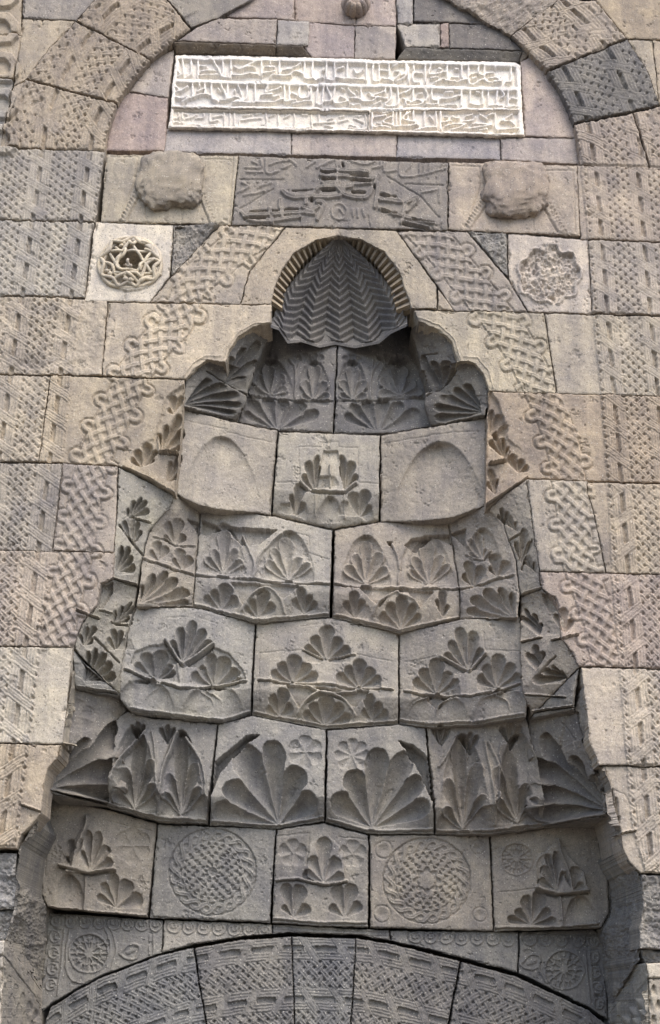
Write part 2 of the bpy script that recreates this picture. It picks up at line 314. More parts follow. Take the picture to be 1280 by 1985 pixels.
groove([(283, 390), (283, 425)], 1, .006); groove([(356, 392), (352, 430)], 1, .006); groove([(962, 405), (964, 442)], 1, .006); groove([(1036, 405), (1034, 446)], 1, .006)

# ---- niche: fans, arches and fillets, tier by tier
for cx, yb, wx, ht in ((523, 768, 48, 76), (608, 778, 36, 84), (683, 777, 34, 82), (775, 769, 52, 78),
                       (434, 1114, 44, 100), (560, 1127, 52, 98), (709, 1134, 50, 96), (831, 1135, 50, 98), (936, 1086, 34, 62)):
    arch_hollow(cx, yb, wx, ht, .05)
for cx, yb, wx, ht in ((262, 1570, 48, 162), (352, 1583, 46, 168), (897, 1610, 50, 188), (1004, 1598, 50, 178)): arch_hollow(cx, yb, wx, ht, .10)
LEAF = dict(raised=.042, base=.45)
# tier 1 (under the shell)
ledge([(470, 768), (560, 775), (645, 778)], .008, 1.2); ledge([(652, 777), (740, 775), (828, 770)], .008, 1.2)
fan((537, 830), [(472, 800), (480, 778), (513, 772), (550, 775), (592, 783), (618, 800)], .045)
fan((733, 834), [(668, 805), (680, 785), (705, 778), (745, 774), (780, 782), (815, 800)], .045)
fan((523, 767), [(483, 757), (492, 723), (520, 702), (548, 722), (558, 752)], .05, **LEAF)
fan((608, 777), [(583, 765), (590, 735), (610, 702), (630, 738), (640, 768)], .05, **LEAF)
fan((683, 776), [(658, 765), (664, 735), (683, 705), (706, 735), (714, 768)], .05, **LEAF)
fan((775, 768), [(732, 764), (740, 730), (775, 703), (805, 735), (820, 760)], .05, **LEAF)
for a in ([(560, 695), (573, 720), (572, 772)], [(585, 700), (574, 722), (573, 772)], [(724, 700), (720, 722), (719, 772)], [(742, 698), (722, 722), (720, 772)]): stroke(a, 2.0, .012, 0, 'round', True)
for cx, cy in ((520, 693), (590, 694), (610, 694), (683, 697), (750, 695), (775, 697)):
    fan((cx, cy+12), [(cx-16, cy-6), (cx, cy-12), (cx+16, cy-6)], .022, ln=False)
fan((360, 785), [(405, 735), (432, 745), (455, 765), (460, 785), (452, 800)], .06)
fan((440, 745), [(450, 690), (475, 675), (500, 660), (495, 700), (470, 730)], .05)
groove([(400, 720), (470, 765)], 1.5, .02)
fan((932, 800), [(905, 745), (880, 755), (862, 770), (850, 790), (848, 812)], .06)
fan((850, 760), [(842, 700), (822, 690), (870, 700), (885, 715)], .05)
groove([(835, 770), (878, 735)], 1.5, .02); groove([(822, 690), (850, 685)], 1.2, .015)
for pts in ([(362, 737), (378, 713), (402, 698), (434, 697)], [(440, 700), (448, 678), (470, 650), (500, 634), (526, 632)]): stroke([(x-6, y-7) for x, y in pts], 1.3, .007)
for pts in ([(812, 616), (852, 630), (882, 660), (893, 696)], [(900, 690), (926, 694), (948, 720), (956, 752)]): stroke(pts, 1.3, .007)
# tier 2
arch_hollow(430, 990, 80, 144, .035, tilt=.1); arch_hollow(850, 1008, 95, 152, .062, tilt=-.1)
groove([(360, 815), (440, 832), (440, 838), (530, 858)], .9, .006); groove([(745, 860), (840, 842), (930, 835)], .9, .006)
groove([(580, 940), (580, 868), (625, 868), (625, 858), (657, 858), (657, 868), (694, 869), (694, 940), (735, 943)], .9, .006); groove([(537, 940), (580, 940)], .9, .006)
fan((612, 953), [(587, 925), (598, 897), (618, 885), (622, 905)], .05); fan((668, 955), [(692, 925), (682, 897), (660, 885), (658, 905)], .05)
poly([(627, 876), (655, 876), (667, 952), (640, 958), (612, 952)], -.02, ((640, 955), (640, 876))); stroke([(640, 950), (640, 905)], 2, .02)
stroke([(583, 938), (606, 956), (670, 958), (689, 940)], 3, .02, 0, 'flat'); groove([(583, 943), (606, 961), (670, 963), (689, 945)], 1.4, .02)
fan((572, 1000), [(565, 965), (580, 942), (592, 980)], .035); fan((697, 1003), [(682, 960), (710, 955), (720, 985)], .035)
arch_hollow(640, 1015, 26, 48, .05); stroke([(640, 1012), (640, 972)], 1.2, .012, -.05); stroke([(612, 1005), (612, 965)], 1.2, .01); stroke([(668, 1008), (668, 965)], 1.2, .01)
# tier 3, left
ledge([(380, 1116), (500, 1126), (640, 1136)]); ledge([(280, 1083), (378, 1116)])
for tri in ([(362, 1005), (388, 1040), (388, 1015)], [(390, 1035), (392, 1008), (428, 1024), (400, 1040)], [(440, 1022), (538, 1028), (505, 1055), (470, 1060)]): poly(tri, -.05)
fan((434, 1114), [(398, 1082), (412, 1064), (436, 1024), (458, 1062), (470, 1088)], .055, **LEAF)
fan((560, 1127), [(515, 1090), (530, 1062), (548, 1040), (584, 1080), (602, 1095)], .055, **LEAF)
stroke([(470, 1040), (492, 1090), (490, 1122)], 2.2, .015, 0, 'round', True); stroke([(545, 1035), (505, 1080), (493, 1122)], 2.4, .02, 0, 'round', True)
groove([(555, 1030), (600, 1040), (600, 1075), (638, 1088)], .8, .005)
fan((340, 1055), [(318, 1040), (325, 1012), (342, 1005), (360, 1040)], .04); fan((308, 1087), [(290, 1070), (304, 1050), (325, 1060)], .035); fan((354, 1106), [(335, 1085), (345, 1066), (372, 1082)], .035)
ledge([(298, 1040), (325, 1045), (340, 1058), (378, 1060)], .01, 1.6)
fan((268, 1168), [(275, 1135), (300, 1115), (325, 1110), (345, 1125), (368, 1152), (366, 1168)], .06, base=.6)
groove([(268, 1173), (372, 1172)], 1.3, .012)
fan((428, 1180), [(395, 1160), (412, 1148), (440, 1135), (462, 1165)], .04); fan((590, 1188), [(568, 1165), (582, 1142), (602, 1158), (615, 1172)], .04)
poly([(450, 1133), (580, 1140), (550, 1165), (520, 1142), (490, 1160), (470, 1175)], -.03); fan((499, 1196), [(475, 1180), (486, 1165), (515, 1148), (532, 1175)], .045, base=.7)
stroke([(470, 1185), (485, 1160), (515, 1143), (540, 1160), (552, 1190)], 2.4, .014, 0, 'round', True)
ledge([(378, 1172), (495, 1201), (637, 1191)], .012, 2)
# tier 3, right
ledge([(649, 1136), (770, 1142), (888, 1143)]); ledge([(892, 1142), (995, 1114)])
for tri in ([(785, 1060), (800, 1045), (838, 1040), (805, 1072)], [(838, 1039), (872, 1036), (880, 1060)], [(875, 1035), (905, 1025), (900, 1060)], [(750, 1052), (765, 1070), (760, 1050)]): poly(tri, -.05)
fan((709, 1133), [(668, 1100), (690, 1072), (708, 1045), (735, 1070), (752, 1105)], .055, **LEAF)
fan((831, 1134), [(790, 1105), (800, 1080), (828, 1045), (856, 1075), (872, 1095)], .055, **LEAF)
stroke([(760, 1055), (772, 1090), (772, 1135)], 2, .014, 0, 'round', True); stroke([(788, 1062), (775, 1095), (773, 1135)], 2, .014, 0, 'round', True)
fan((936, 1086), [(906, 1075), (908, 1045), (925, 1030), (945, 1060), (952, 1070)], .05, **LEAF); fan((918, 1138), [(897, 1115), (905, 1090), (935, 1100)], .05); fan((965, 1118), [(948, 1100), (955, 1075), (985, 1090)], .05)
ledge([(902, 1078), (936, 1087), (952, 1068)], .01, 1.6)
fan((1002, 1196), [(990, 1150), (968, 1142), (938, 1145), (912, 1165), (905, 1185)], .06, base=.6)
fan((688, 1197), [(668, 1170), (685, 1150), (705, 1168)], .035); fan((858, 1197), [(845, 1165), (855, 1148), (868, 1175)], .035)
poly([(695, 1143), (840, 1150), (815, 1180), (790, 1152), (760, 1150), (735, 1180)], -.03); fan((779, 1219), [(735, 1195), (752, 1172), (778, 1158), (803, 1175), (815, 1195)], .045, base=.7)
stroke([(722, 1195), (735, 1170), (768, 1150), (775, 1154), (800, 1165), (812, 1180)], 2.4, .014, 0, 'round', True)
ledge([(648, 1191), (776, 1221), (890, 1196)], .012, 2)
# tier 4, left
fan((354, 1286), [(332, 1245), (352, 1217), (376, 1204), (398, 1222), (411, 1246)], .075, raised=.02)
stroke([(322, 1243), (354, 1289), (415, 1250)], 3, .03, 0, 'flat'); groove([(322, 1249), (354, 1296), (415, 1256)], 1.8, .03)
poly([(255, 1290), (262, 1268), (290, 1255), (322, 1250), (345, 1292), (350, 1330)], -.018); poly([(355, 1330), (356, 1295), (412, 1256), (445, 1270), (470, 1300), (478, 1322)], -.018)
fan((300, 1316), [(262, 1290), (278, 1268), (318, 1262), (335, 1290), (342, 1305)], .05); fan((413, 1330), [(372, 1310), (388, 1290), (405, 1268), (440, 1275), (465, 1305), (470, 1322)], .05)
ledge([(245, 1300), (352, 1338), (478, 1324)], .02, 2.6)
arch_hollow(285, 1382, 55, 62, .06, False, .12); arch_hollow(412, 1395, 60, 62, .06, False, -.08)
for a in ([(283, 1378), (286, 1350), (312, 1332)], [(294, 1380), (300, 1355), (320, 1338)], [(392, 1345), (412, 1360), (418, 1392)], [(402, 1342), (430, 1360), (434, 1392)]): stroke(a, 1.6, .02, -.05, 'round', True)
groove([(322, 1215), (322, 1198), (366, 1196)], .8, .005); groove([(385, 1195), (420, 1210), (420, 1235)], .8, .005)
ledge([(255, 1373), (350, 1386), (433, 1396), (485, 1380)], .012, 2)
# tier 4, centre
fan((633, 1277), [(592, 1256), (606, 1235), (634, 1212), (660, 1238), (680, 1262)], .055); ledge([(588, 1262), (633, 1279), (688, 1270)], .012, 2)
fan((568, 1322), [(526, 1308), (540, 1290), (572, 1272), (602, 1292), (616, 1312)], .04); fan((697, 1332), [(652, 1312), (670, 1295), (695, 1280), (725, 1300), (738, 1318)], .04)
ledge([(503, 1321), (640, 1330), (760, 1340)], .016, 2)
groove([(503, 1375), (504, 1268), (582, 1263)], .9, .006); groove([(692, 1270), (760, 1285)], .9, .006); groove([(580, 1215), (615, 1210)], .8, .005)
fan((542, 1387), [(518, 1375), (530, 1350), (548, 1338), (568, 1372)], .035); fan((722, 1396), [(702, 1380), (715, 1350), (735, 1365), (752, 1385)], .035)
poly([(555, 1333), (715, 1345), (690, 1375), (632, 1350), (580, 1375)], -.035); fan((630, 1404), [(588, 1385), (602, 1368), (632, 1352), (665, 1372), (678, 1390)], .045, base=.7)
stroke([(578, 1385), (600, 1355), (632, 1346), (668, 1362), (688, 1390)], 2.4, .014, 0, 'round', True); stroke([(600, 1335), (632, 1348), (690, 1345)], 2, .014, 0, 'round', True)
ledge([(494, 1382), (632, 1407), (770, 1398)], .012, 2)
# tier 4, right
fan((909, 1299), [(860, 1272), (872, 1244), (890, 1217), (918, 1225), (934, 1258)], .06, raised=.012); stroke([(854, 1275), (909, 1301), (940, 1268)], 2.6, .022, 0, 'flat'); groove([(854, 1280), (909, 1307), (940, 1274)], 1.4, .02)
fan((847, 1345), [(800, 1322), (815, 1300), (846, 1278), (875, 1305), (888, 1322)], .045); fan((964, 1333), [(925, 1315), (940, 1290), (965, 1270), (995, 1290), (1008, 1312)], .045)
ledge([(783, 1343), (910, 1353), (1015, 1325)], .016, 2.2)
arch_hollow(845, 1400, 62, 50, .05, False); arch_hollow(968, 1393, 50, 55, .05, False, -.15)
poly([(820, 1353), (870, 1353), (848, 1378)], -.03); stroke([(786, 1395), (800, 1368), (830, 1355)], 1.8, .016, -.02, 'round', True); stroke([(845, 1395), (850, 1370), (880, 1358), (900, 1395)], 1.8, .016, -.03, 'round', True); stroke([(918, 1395), (930, 1360), (975, 1342)], 1.8, .016, -.02, 'round', True); stroke([(960, 1350), (985, 1365), (985, 1392)], 1.6, .016, -.03, 'round', True)
groove([(785, 1285), (845, 1275)], .9, .006); groove([(850, 1215), (900, 1205)], .8, .005); groove([(938, 1225), (940, 1262), (1012, 1265)], .9, .006)
ledge([(776, 1397), (832, 1404), (918, 1399), (1015, 1384)], .012, 2)
# tier 5
fan((540, 1596), [(415, 1572), (436, 1528), (474, 1447), (527, 1437), (575, 1488), (612, 1548)], .085, base=.55)
fan((722, 1604), [(645, 1548), (683, 1495), (735, 1452), (790, 1460), (815, 1510), (830, 1562)], .085, base=.55)
poly([(478, 1428), (505, 1425), (470, 1450), (430, 1500), (412, 1545), (420, 1480)], -.11); poly([(772, 1436), (800, 1445), (828, 1470), (836, 1560), (815, 1505), (790, 1460)], -.11)
for pv, ts in (((262, 1569), [(222, 1540), (242, 1490), (278, 1425), (296, 1475), (305, 1525)]), ((352, 1582), [(322, 1540), (330, 1500), (352, 1425), (378, 1480), (392, 1530)]),
               ((897, 1609), [(858, 1570), (868, 1510), (888, 1430), (922, 1480), (935, 1545)]), ((1004, 1597), [(958, 1555), (960, 1490), (972, 1445), (1018, 1520), (1035, 1550)])):
    fan(pv, ts, .07, base=.4, raised=.06)
for a in ([(296, 1420), (305, 1470), (308, 1580)], [(345, 1420), (318, 1500), (309, 1580)], [(362, 1432), (395, 1490), (402, 1560)], [(282, 1420), (235, 1480), (215, 1540)], [(880, 1437), (850, 1490)], [(938, 1440), (948, 1500), (958, 1600)], [(945, 1440), (965, 1500), (958, 1600)]): stroke(a, 2.6, .02, 0, 'round', True)
for cx, cy, r in ((325, 1425, 22), (855, 1425, 24), (912, 1440, 22), (990, 1425, 30), (268, 1418, 20)):
    fan((cx, cy+r), [(cx-r*.6, cy-r*.6), (cx, cy-r*.9), (cx+r*.6, cy-r*.6)], .05, base=.75)
fan((106, 1533), [(128, 1440), (165, 1430), (222, 1398), (220, 1475), (215, 1545)], .09, base=.55)
fan((1167, 1576), [(1155, 1500), (1112, 1465), (1060, 1420), (1042, 1470), (1050, 1520), (1058, 1572)], .09, base=.55)
for b in ([(92, 1528), (205, 1554)], [(212, 1558), (310, 1585), (400, 1590)], [(412, 1592), (540, 1600), (626, 1585)], [(636, 1588), (715, 1610), (838, 1609)], [(846, 1611), (950, 1610), (1052, 1597)], [(1062, 1597), (1170, 1577)]): ledge(b, .016, 2.2)
def flower(cx, cy, r, n=8, dep=.012):
    fan((cx, cy), [(cx+r*math.sin(i*2*math.pi/n), cy-r*math.cos(i*2*math.pi/n)) for i in range(n)], dep*1.5, ln=False)
flower(592, 1460, 34, 6); flower(683, 1466, 34, 8); flower(150, 1388, 32, 5, .007); flower(568, 1653, 27, 5); flower(684, 1655, 27, 5); flower(257, 1640, 36, 6, .009)
poly([(1095, 1385), (1120, 1380), (1130, 1430), (1090, 1450)], -.012)
# tier 6
groove([(530, 1622), (600, 1615), (598, 1660)], .9, .007); groove([(657, 1622), (712, 1628)], .9, .007); groove([(222, 1595), (300, 1612), (290, 1690)], .9, .007); groove([(90, 1640), (88, 1700), (125, 1660)], .9, .006)
poly([(595, 1700), (598, 1640), (630, 1612), (665, 1650), (668, 1706), (625, 1716)], .035, ((630, 1612), (630, 1716)))
fan((627, 1711), [(588, 1692), (604, 1660), (628, 1622), (652, 1662), (667, 1700)], .05)
ledge([(536, 1706), (573, 1703), (626, 1714), (672, 1708)], .022, 2.6)
fan((568, 1778), [(548, 1755), (555, 1712), (578, 1715), (600, 1757)], .05); fan((668, 1779), [(640, 1755), (655, 1715), (680, 1712), (700, 1752)], .05)
ledge([(530, 1780), (622, 1788), (712, 1788)], .014, 2.2)
# projecting bracket left / right of tier 6
poly([(130, 1690), (138, 1650), (165, 1590), (180, 1592), (202, 1620), (208, 1650), (222, 1660), (222, 1686), (175, 1694)], .05, ((165, 1590), (165, 1690)))
fan((176, 1690), [(160, 1650), (172, 1610), (192, 1612), (208, 1640), (220, 1670)], .06, base=.55); fan((140, 1680), [(128, 1660), (140, 1628), (158, 1625)], .05)
stroke([(170, 1584), (168, 1604), (152, 1640), (142, 1680)], 3.5, .05, 0, 'round', True)
stroke([(116, 1676), (176, 1690), (222, 1685)], 2.6, .05, 0, 'flat'); groove([(116, 1682), (176, 1696), (222, 1690)], 1.8, .03)
arch_hollow(135, 1760, 28, 66, .06, False, .1); stroke([(136, 1692), (128, 1758)], 1.3, .012, -.05); stroke([(168, 1700), (164, 1762)], 2.6, .02)
fan((224, 1760), [(190, 1735), (200, 1712), (215, 1692), (248, 1705), (275, 1740)], .05)
ledge([(100, 1758), (200, 1768), (283, 1774)], .014, 2.2)
poly([(1042, 1722), (1050, 1690), (1060, 1650), (1075, 1628), (1092, 1632), (1100, 1655), (1130, 1690), (1138, 1725), (1080, 1732)], .05, ((1075, 1628), (1080, 1732)))
fan((1080, 1730), [(1044, 1705), (1052, 1680), (1062, 1655), (1076, 1650), (1090, 1690)], .06, base=.55); fan((1108, 1728), [(1095, 1690), (1112, 1680), (1130, 1715)], .05)
stroke([(1080, 1628), (1086, 1655), (1100, 1690), (1108, 1728)], 3.2, .05, 0, 'round', True); stroke([(1042, 1700), (1040, 1672), (1055, 1655), (1075, 1655)], 1.5, .012, 0, 'round', True)
stroke([(1042, 1720), (1080, 1733), (1140, 1726)], 2.6, .05, 0, 'flat'); groove([(1042, 1726), (1080, 1739), (1140, 1732)], 1.8, .03)
arch_hollow(1125, 1798, 30, 62, .06, False); stroke([(1120, 1740), (1118, 1795)], 1.3, .012, -.05); stroke([(1086, 1740), (1090, 1796)], 2.6, .02)
fan((1032, 1792), [(985, 1780), (1000, 1765), (1022, 1735), (1045, 1728), (1068, 1765), (1078, 1785)], .06)
ledge([(960, 1797), (1080, 1797), (1160, 1790)], .014, 2.2)
groove([(970, 1730), (1042, 1722)], .9, .006); groove([(1040, 1655), (1110, 1640)], .9, .006)
def medallion(cx, cy, rx, ry, core, knobs=12):
    sl, X, Y = win(cx-rx-4, cx+rx+4, cy-ry-4, cy+ry+4)
    x = (X-cx)/rx; y = (Y-cy)/ry; r = np.hypot(x, y); th = np.arctan2(y, x)
    out = np.where(r < 1, -.010, 0.)
    band = (r > .70) & (r < .985); out = np.where(band, -.013, np.where(r < .985, 0., out))
    for ph, sg in ((0, 1), (math.pi, -1)):
        rr = .845+.095*np.sin(knobs*th+ph); sl_ = .095*knobs*np.cos(knobs*th+ph)/.84
        e = np.abs(r-rr)/(.058*np.sqrt(1+sl_**2))
        hh = np.clip(1-e**4, 0, 1)*(1-.45*np.exp(-(e/.25)**2))*(1+.35*sg*np.cos(knobs*th))
        out = np.where((e < 1) & (r < .985), np.maximum(out, -.013+.012*hh), out)
    mask = r < .69
    for k_, (ri, cnt) in enumerate(((.24, 8), (.34, 12), (.44, 16), (.54, 20), (.64, 24))):
        t_ = (th/(2*math.pi)*cnt+.5*(k_ % 2)) % 1-.5; ax = t_*2*math.pi*ri/cnt; ay = r-ri
        tri = (np.abs(ax) < .040*(1-(-ay if k_ % 2 else ay)/.05)*.75) & (np.abs(ay) < .036)
        out = np.where(mask & tri, -.013, out)
    sp = np.abs(((th/(2*math.pi)*10+.3) % 1)-.5); spoke = (r > .13) & (r < .19) & (sp < .28)
    rim = (r > core) & (r < core+.05*0)
    if core > 0:
        rs = core*(1+.16*np.cos(8*th)); out = np.where(r < rs, -.014+.011*(r < core*.72*(1+.07*np.cos(10*th))), np.where(r < rs+.06, 0, out))
    else: out = np.where(r < .10, -.010, np.where(spoke, -.012, out))
    out = np.where((r > .97) & (r < 1.0), -.013, out)
    H[sl] += np.where(r < 1, out, 0)
medallion(412, 1690, 86, 85, 0, 10); medallion(828, 1707, 86, 84, .27, 10)
for cx, cy, r in ((744, 1647, 17), (927, 1642, 14), (741, 1771, 17), (931, 1772, 14)):
    groove([(cx+r*math.cos(t*.35), cy+r*math.sin(t*.35)) for t in range(19)], 1.1, .007); sl, X, Y = win(cx-r, cx+r, cy-r, cy+r); q = np.hypot(X-cx, Y-cy)/r
    H[sl] += np.where(q < .75, -.014*(.75-q), 0)
def wheel(cx, cy, r, n=10, dep=.012):
    sl, X, Y = win(cx-r-2, cx+r+2, cy-r-2, cy+r+2); q = np.hypot(X-cx, Y-cy)/r; th = np.arctan2(Y-cy, X-cx)
    a = np.abs(((th/(2*math.pi)*n) % 1)-.5)*2; wd = a*q*math.pi/n*2
    pit = (q > .22) & (q < .95) & ((a > .0) & ((1-a)*q > .12)) & ~((q > .55) & (q < .66) & (a > .3))
    H[sl] -= np.where(pit, dep, 0)*(1-.5*((q > .66) & (a < .35)))
    ring = np.abs(q-1) < .05; H[sl] += np.where(ring, .006, 0)
wheel(1002, 1664, 31, 10)
wheel(172, 1848, 38, 10); wheel(1094, 1880, 38, 10)
for pts in ([(125, 1800), (118, 1880), (112, 1930)], [(135, 1800), (128, 1870), (140, 1900), (160, 1905)], [(205, 1800), (215, 1840), (205, 1870)], [(216, 1800), (226, 1840), (216, 1880)], [(1135, 1845), (1140, 1900), (1144, 1945)], [(1143, 1845), (1148, 1900), (1152, 1950)], [(1048, 1850), (1045, 1880), (1060, 1905)], [(290, 1812), (290, 1850)], [(298, 1812), (298, 1850)]): stroke(pts, 2, .008, 0, 'round', True)
for cx, cy in ((256, 1845), (1032, 1865)):
    stroke([(cx-22, cy+4), (cx-6, cy-14), (cx+12, cy-12), (cx+14, cy), (cx+6, cy+14), (cx-12, cy+12), (cx-22, cy+4)], 2.6, .01, 0, 'round', True); stroke([(cx-8, cy+2), (cx+4, cy-2)], 4, .008)
def frieze_scroll(x0, y0, x1, y1, pit=27.):
    L = math.hypot(x1-x0, y1-y0); n = int(L/pit)
    for i in range(n):
        t = (i+.5)/n; cx = x0+(x1-x0)*t; cy = y0+(y1-y0)*t; r = pit*.42
        ux, uy = (x1-x0)/L, (y1-y0)/L; vx, vy = -uy, ux
        q = [(cx+ux*r*math.cos(a*.45+.2)+vx*r*math.sin(a*.45+.2)*.9, cy+uy*r*math.cos(a*.45+.2)+vy*r*math.sin(a*.45+.2)*.9) for a in range(-3, 11)]
        stroke(q, 1.8, .009)
        stroke([(cx-ux*4-vx*6, cy-uy*4-vy*6), (cx-ux*4, cy-uy*4), (cx, cy+1)], 1.8, .009); stroke([(cx+ux*4-vx*6, cy+uy*4-vy*6), (cx+ux*4, cy+uy*4)], 1.8, .009)
        groove([(cx-ux*pit*.5-vx*9, cy-uy*pit*.5-vy*9), (cx-ux*pit*.5+vx*3, cy-uy*pit*.5+vy*3)], 1.2, .01)
frieze_scroll(98, 1786, 316, 1796); frieze_scroll(322, 1798, 528, 1806); frieze_scroll(790, 1817, 1000, 1824); frieze_scroll(1012, 1822, 1165, 1826)
frieze_scroll(108, 1800, 98, 1925, 26); frieze_scroll(1150, 1840, 1162, 1960, 26)
for y in (0, 7, 14): groove([(530, 1795+y), (620, 1803+y), (755, 1808+y)], .9, .007)
groove([(97, 1772), (318, 1786)], .9, .008); groove([(1010, 1810), (1160, 1812)], .9, .008)
# ---- door arch strapwork
EX = smooth([(60, 1975), (100, 1945), (150, 1915), (200, 1890), (310, 1848), (375, 1833), (470, 1818), (565, 1811), (690, 1815), (760, 1825), (890, 1858), (1005, 1890), (1140, 1955), (1180, 1990)], 4)
def door_weave(X, Y):
    d, al, _ = segdist(X, Y, EX)
    return weave(.72+d/98., al/64., np.where(X < 560, -1., 1.), .0125, 7.0, 5.5, .6)
paint([(60, 1985), (100, 1950), (200, 1894), (310, 1851), (375, 1836), (470, 1821), (565, 1815), (690, 1819), (760, 1829), (890, 1862), (1005, 1892), (1140, 1958), (1200, 2140), (20, 2140)], door_weave)
FM = 1.0; LM = 1.8
# ---- flanks carved into the wall edge
poly([(357, 745), (358, 760), (343, 960), (228, 904), (250, 884), (270, 862), (298, 850), (305, 830), (322, 770)], -.03, ((270, 850), (350, 870)))
fan((310, 872), [(308, 838), (325, 822), (348, 800), (354, 830), (352, 868)], .06, base=.6); ledge([(306, 845), (308, 874), (345, 875)], .012, 1.5)
fan((275, 905), [(255, 890), (265, 872), (290, 858), (306, 872), (300, 888)], .05); fan((322, 930), [(330, 890), (348, 880), (345, 915)], .04); fan((335, 800), [(325, 790), (338, 765), (354, 765)], .04)
ledge([(240, 905), (290, 928), (340, 956)], .015, 2)
fan((246, 1001), [(248, 985), (262, 970), (275, 965), (285, 972), (290, 990)], .045); ledge([(262, 1003), (290, 1012)], .01, 1.5); fan((255, 1060), [(240, 1010), (255, 995), (268, 1010), (275, 1030)], .04)
groove([(232, 1020), (278, 1080)], 1.8, .03); fan((224, 1105), [(238, 1060), (252, 1062), (258, 1080), (264, 1102)], .06, base=.7); ledge([(218, 1121), (266, 1134)], .015, 2)
fan((219, 1206), [(225, 1185), (240, 1178), (255, 1168), (262, 1178), (252, 1200)], .055, base=.6); ledge([(194, 1182), (222, 1190)], .008, 1.2); ledge([(218, 1207), (250, 1214)], .012, 1.5)
ledge([(150, 1182), (193, 1198)], .014, 1.6); groove([(184, 1238), (233, 1288)], 1.8, .03); groove([(142, 1255), (164, 1288)], 1.8, .03)
fan((160, 1250), [(155, 1230), (170, 1215), (185, 1215), (182, 1240)], .05); fan((225, 1262), [(210, 1240), (222, 1222), (238, 1225)], .04)
fan((162, 1318), [(172, 1262), (188, 1258), (205, 1268), (220, 1290), (226, 1312)], .07, base=.7); ledge([(152, 1331), (226, 1342)], .014, 2)
poly([(196, 1130), (219, 1122), (219, 1150), (200, 1180), (188, 1175)], -.04)
# right flanks
poly([(950, 757), (968, 780), (985, 850), (1020, 880), (1024, 925), (944, 985), (942, 800)], -.03, ((1020, 870), (945, 870)))
fan((985, 888), [(950, 850), (960, 830), (975, 845), (986, 862)], .06, base=.6); ledge([(950, 895), (984, 890), (988, 872)], .012, 1.6); fan((950, 840), [(955, 790), (968, 800), (985, 830)], .04)
fan((1005, 915), [(990, 880), (1012, 890), (1025, 905)], .045); fan((962, 955), [(945, 930), (952, 905), (965, 925)], .04); ledge([(945, 976), (985, 950), (1022, 925)], .015, 2)
fan((1003, 1030), [(975, 1010), (972, 1000), (985, 1000), (1000, 1012)], .04); fan((1010, 1092), [(1000, 1050), (1018, 1025), (1028, 1050)], .045); fan((1040, 1110), [(1015, 1085), (1020, 1075), (1035, 1090)], .05, base=.7)
fan((978, 1018), [(965, 998), (972, 985), (985, 992)], .05); groove([(1012, 1105), (1032, 1048)], 2, .03); ledge([(1012, 1150), (1048, 1140)], .014, 1.8); ledge([(988, 1045), (1006, 1034)], .01, 1.5)
fan((1050, 1232), [(1012, 1195), (1018, 1180), (1035, 1190), (1052, 1208)], .055, base=.6); ledge([(1018, 1243), (1054, 1234)], .012, 1.6); ledge([(1073, 1240), (1122, 1228)], .012, 1.6); fan((1095, 1228), [(1075, 1190), (1090, 1178), (1110, 1200)], .04)
poly([(1050, 1150), (1078, 1155), (1085, 1175), (1068, 1190), (1055, 1170)], -.03); groove([(1048, 1313), (1080, 1272)], 1.8, .03); fan((1100, 1315), [(1042, 1318), (1058, 1300), (1075, 1292), (1090, 1300)], .07, base=.7)
fan((1048, 1300), [(1028, 1265), (1042, 1250), (1058, 1262)], .04); ledge([(1036, 1378), (1112, 1368)], .014, 2); ledge([(1030, 1345), (1098, 1350)], .01, 1.4)
groove([(1085, 1390), (1122, 1382), (1128, 1450)], 1.1, .012); groove([(1088, 1398), (1105, 1420), (1120, 1448)], .9, .01)
fan((1200, 1610), [(1185, 1530), (1195, 1545), (1202, 1580)], .04); ledge([(1186, 1618), (1232, 1608)], .012, 1.6); groove([(1188, 1530), (1212, 1540), (1227, 1565)], .9, .006)
ledge([(42, 1559), (78, 1571)], .012, 1.6)
FM = .95; LM = 1.0
# broken rosette on the right
sl, X, Y = win(1000, 1140, 470, 590); q = np.hypot((X-1066)/60, (Y-534)/50); th = np.arctan2(Y-534, X-1066); edge = 1+.07*np.cos(9*th+.4)+.05*N1[sl]
H[sl] += np.where(q < edge, -.013+.006*N3[sl]+.006*N2[sl], np.where(q < edge+.1, .012, 0))
# pierced rosette on the left: deep well under the openwork
sl, X, Y = win(180, 330, 445, 575); q = np.hypot((X-253)/57, (Y-512)/50)
H[sl] += np.where(q < .84, -.17, np.where(q < 1.05, .012, 0))
# carved moulding at the far top left
for y in (-40, 30, 105, 175, 245):
    poly([(-60, y), (22, y), (38, y+18), (38, y+42), (22, y+58), (-60, y+58)], .025); poly([(-60, y+14), (12, y+14), (22, y+26), (22, y+36), (12, y+44), (-60, y+44)], -.03)
H[:, :] += .0006*N2 + .0011*N1
pit = (N3 > 2.15); H -= .007*pit

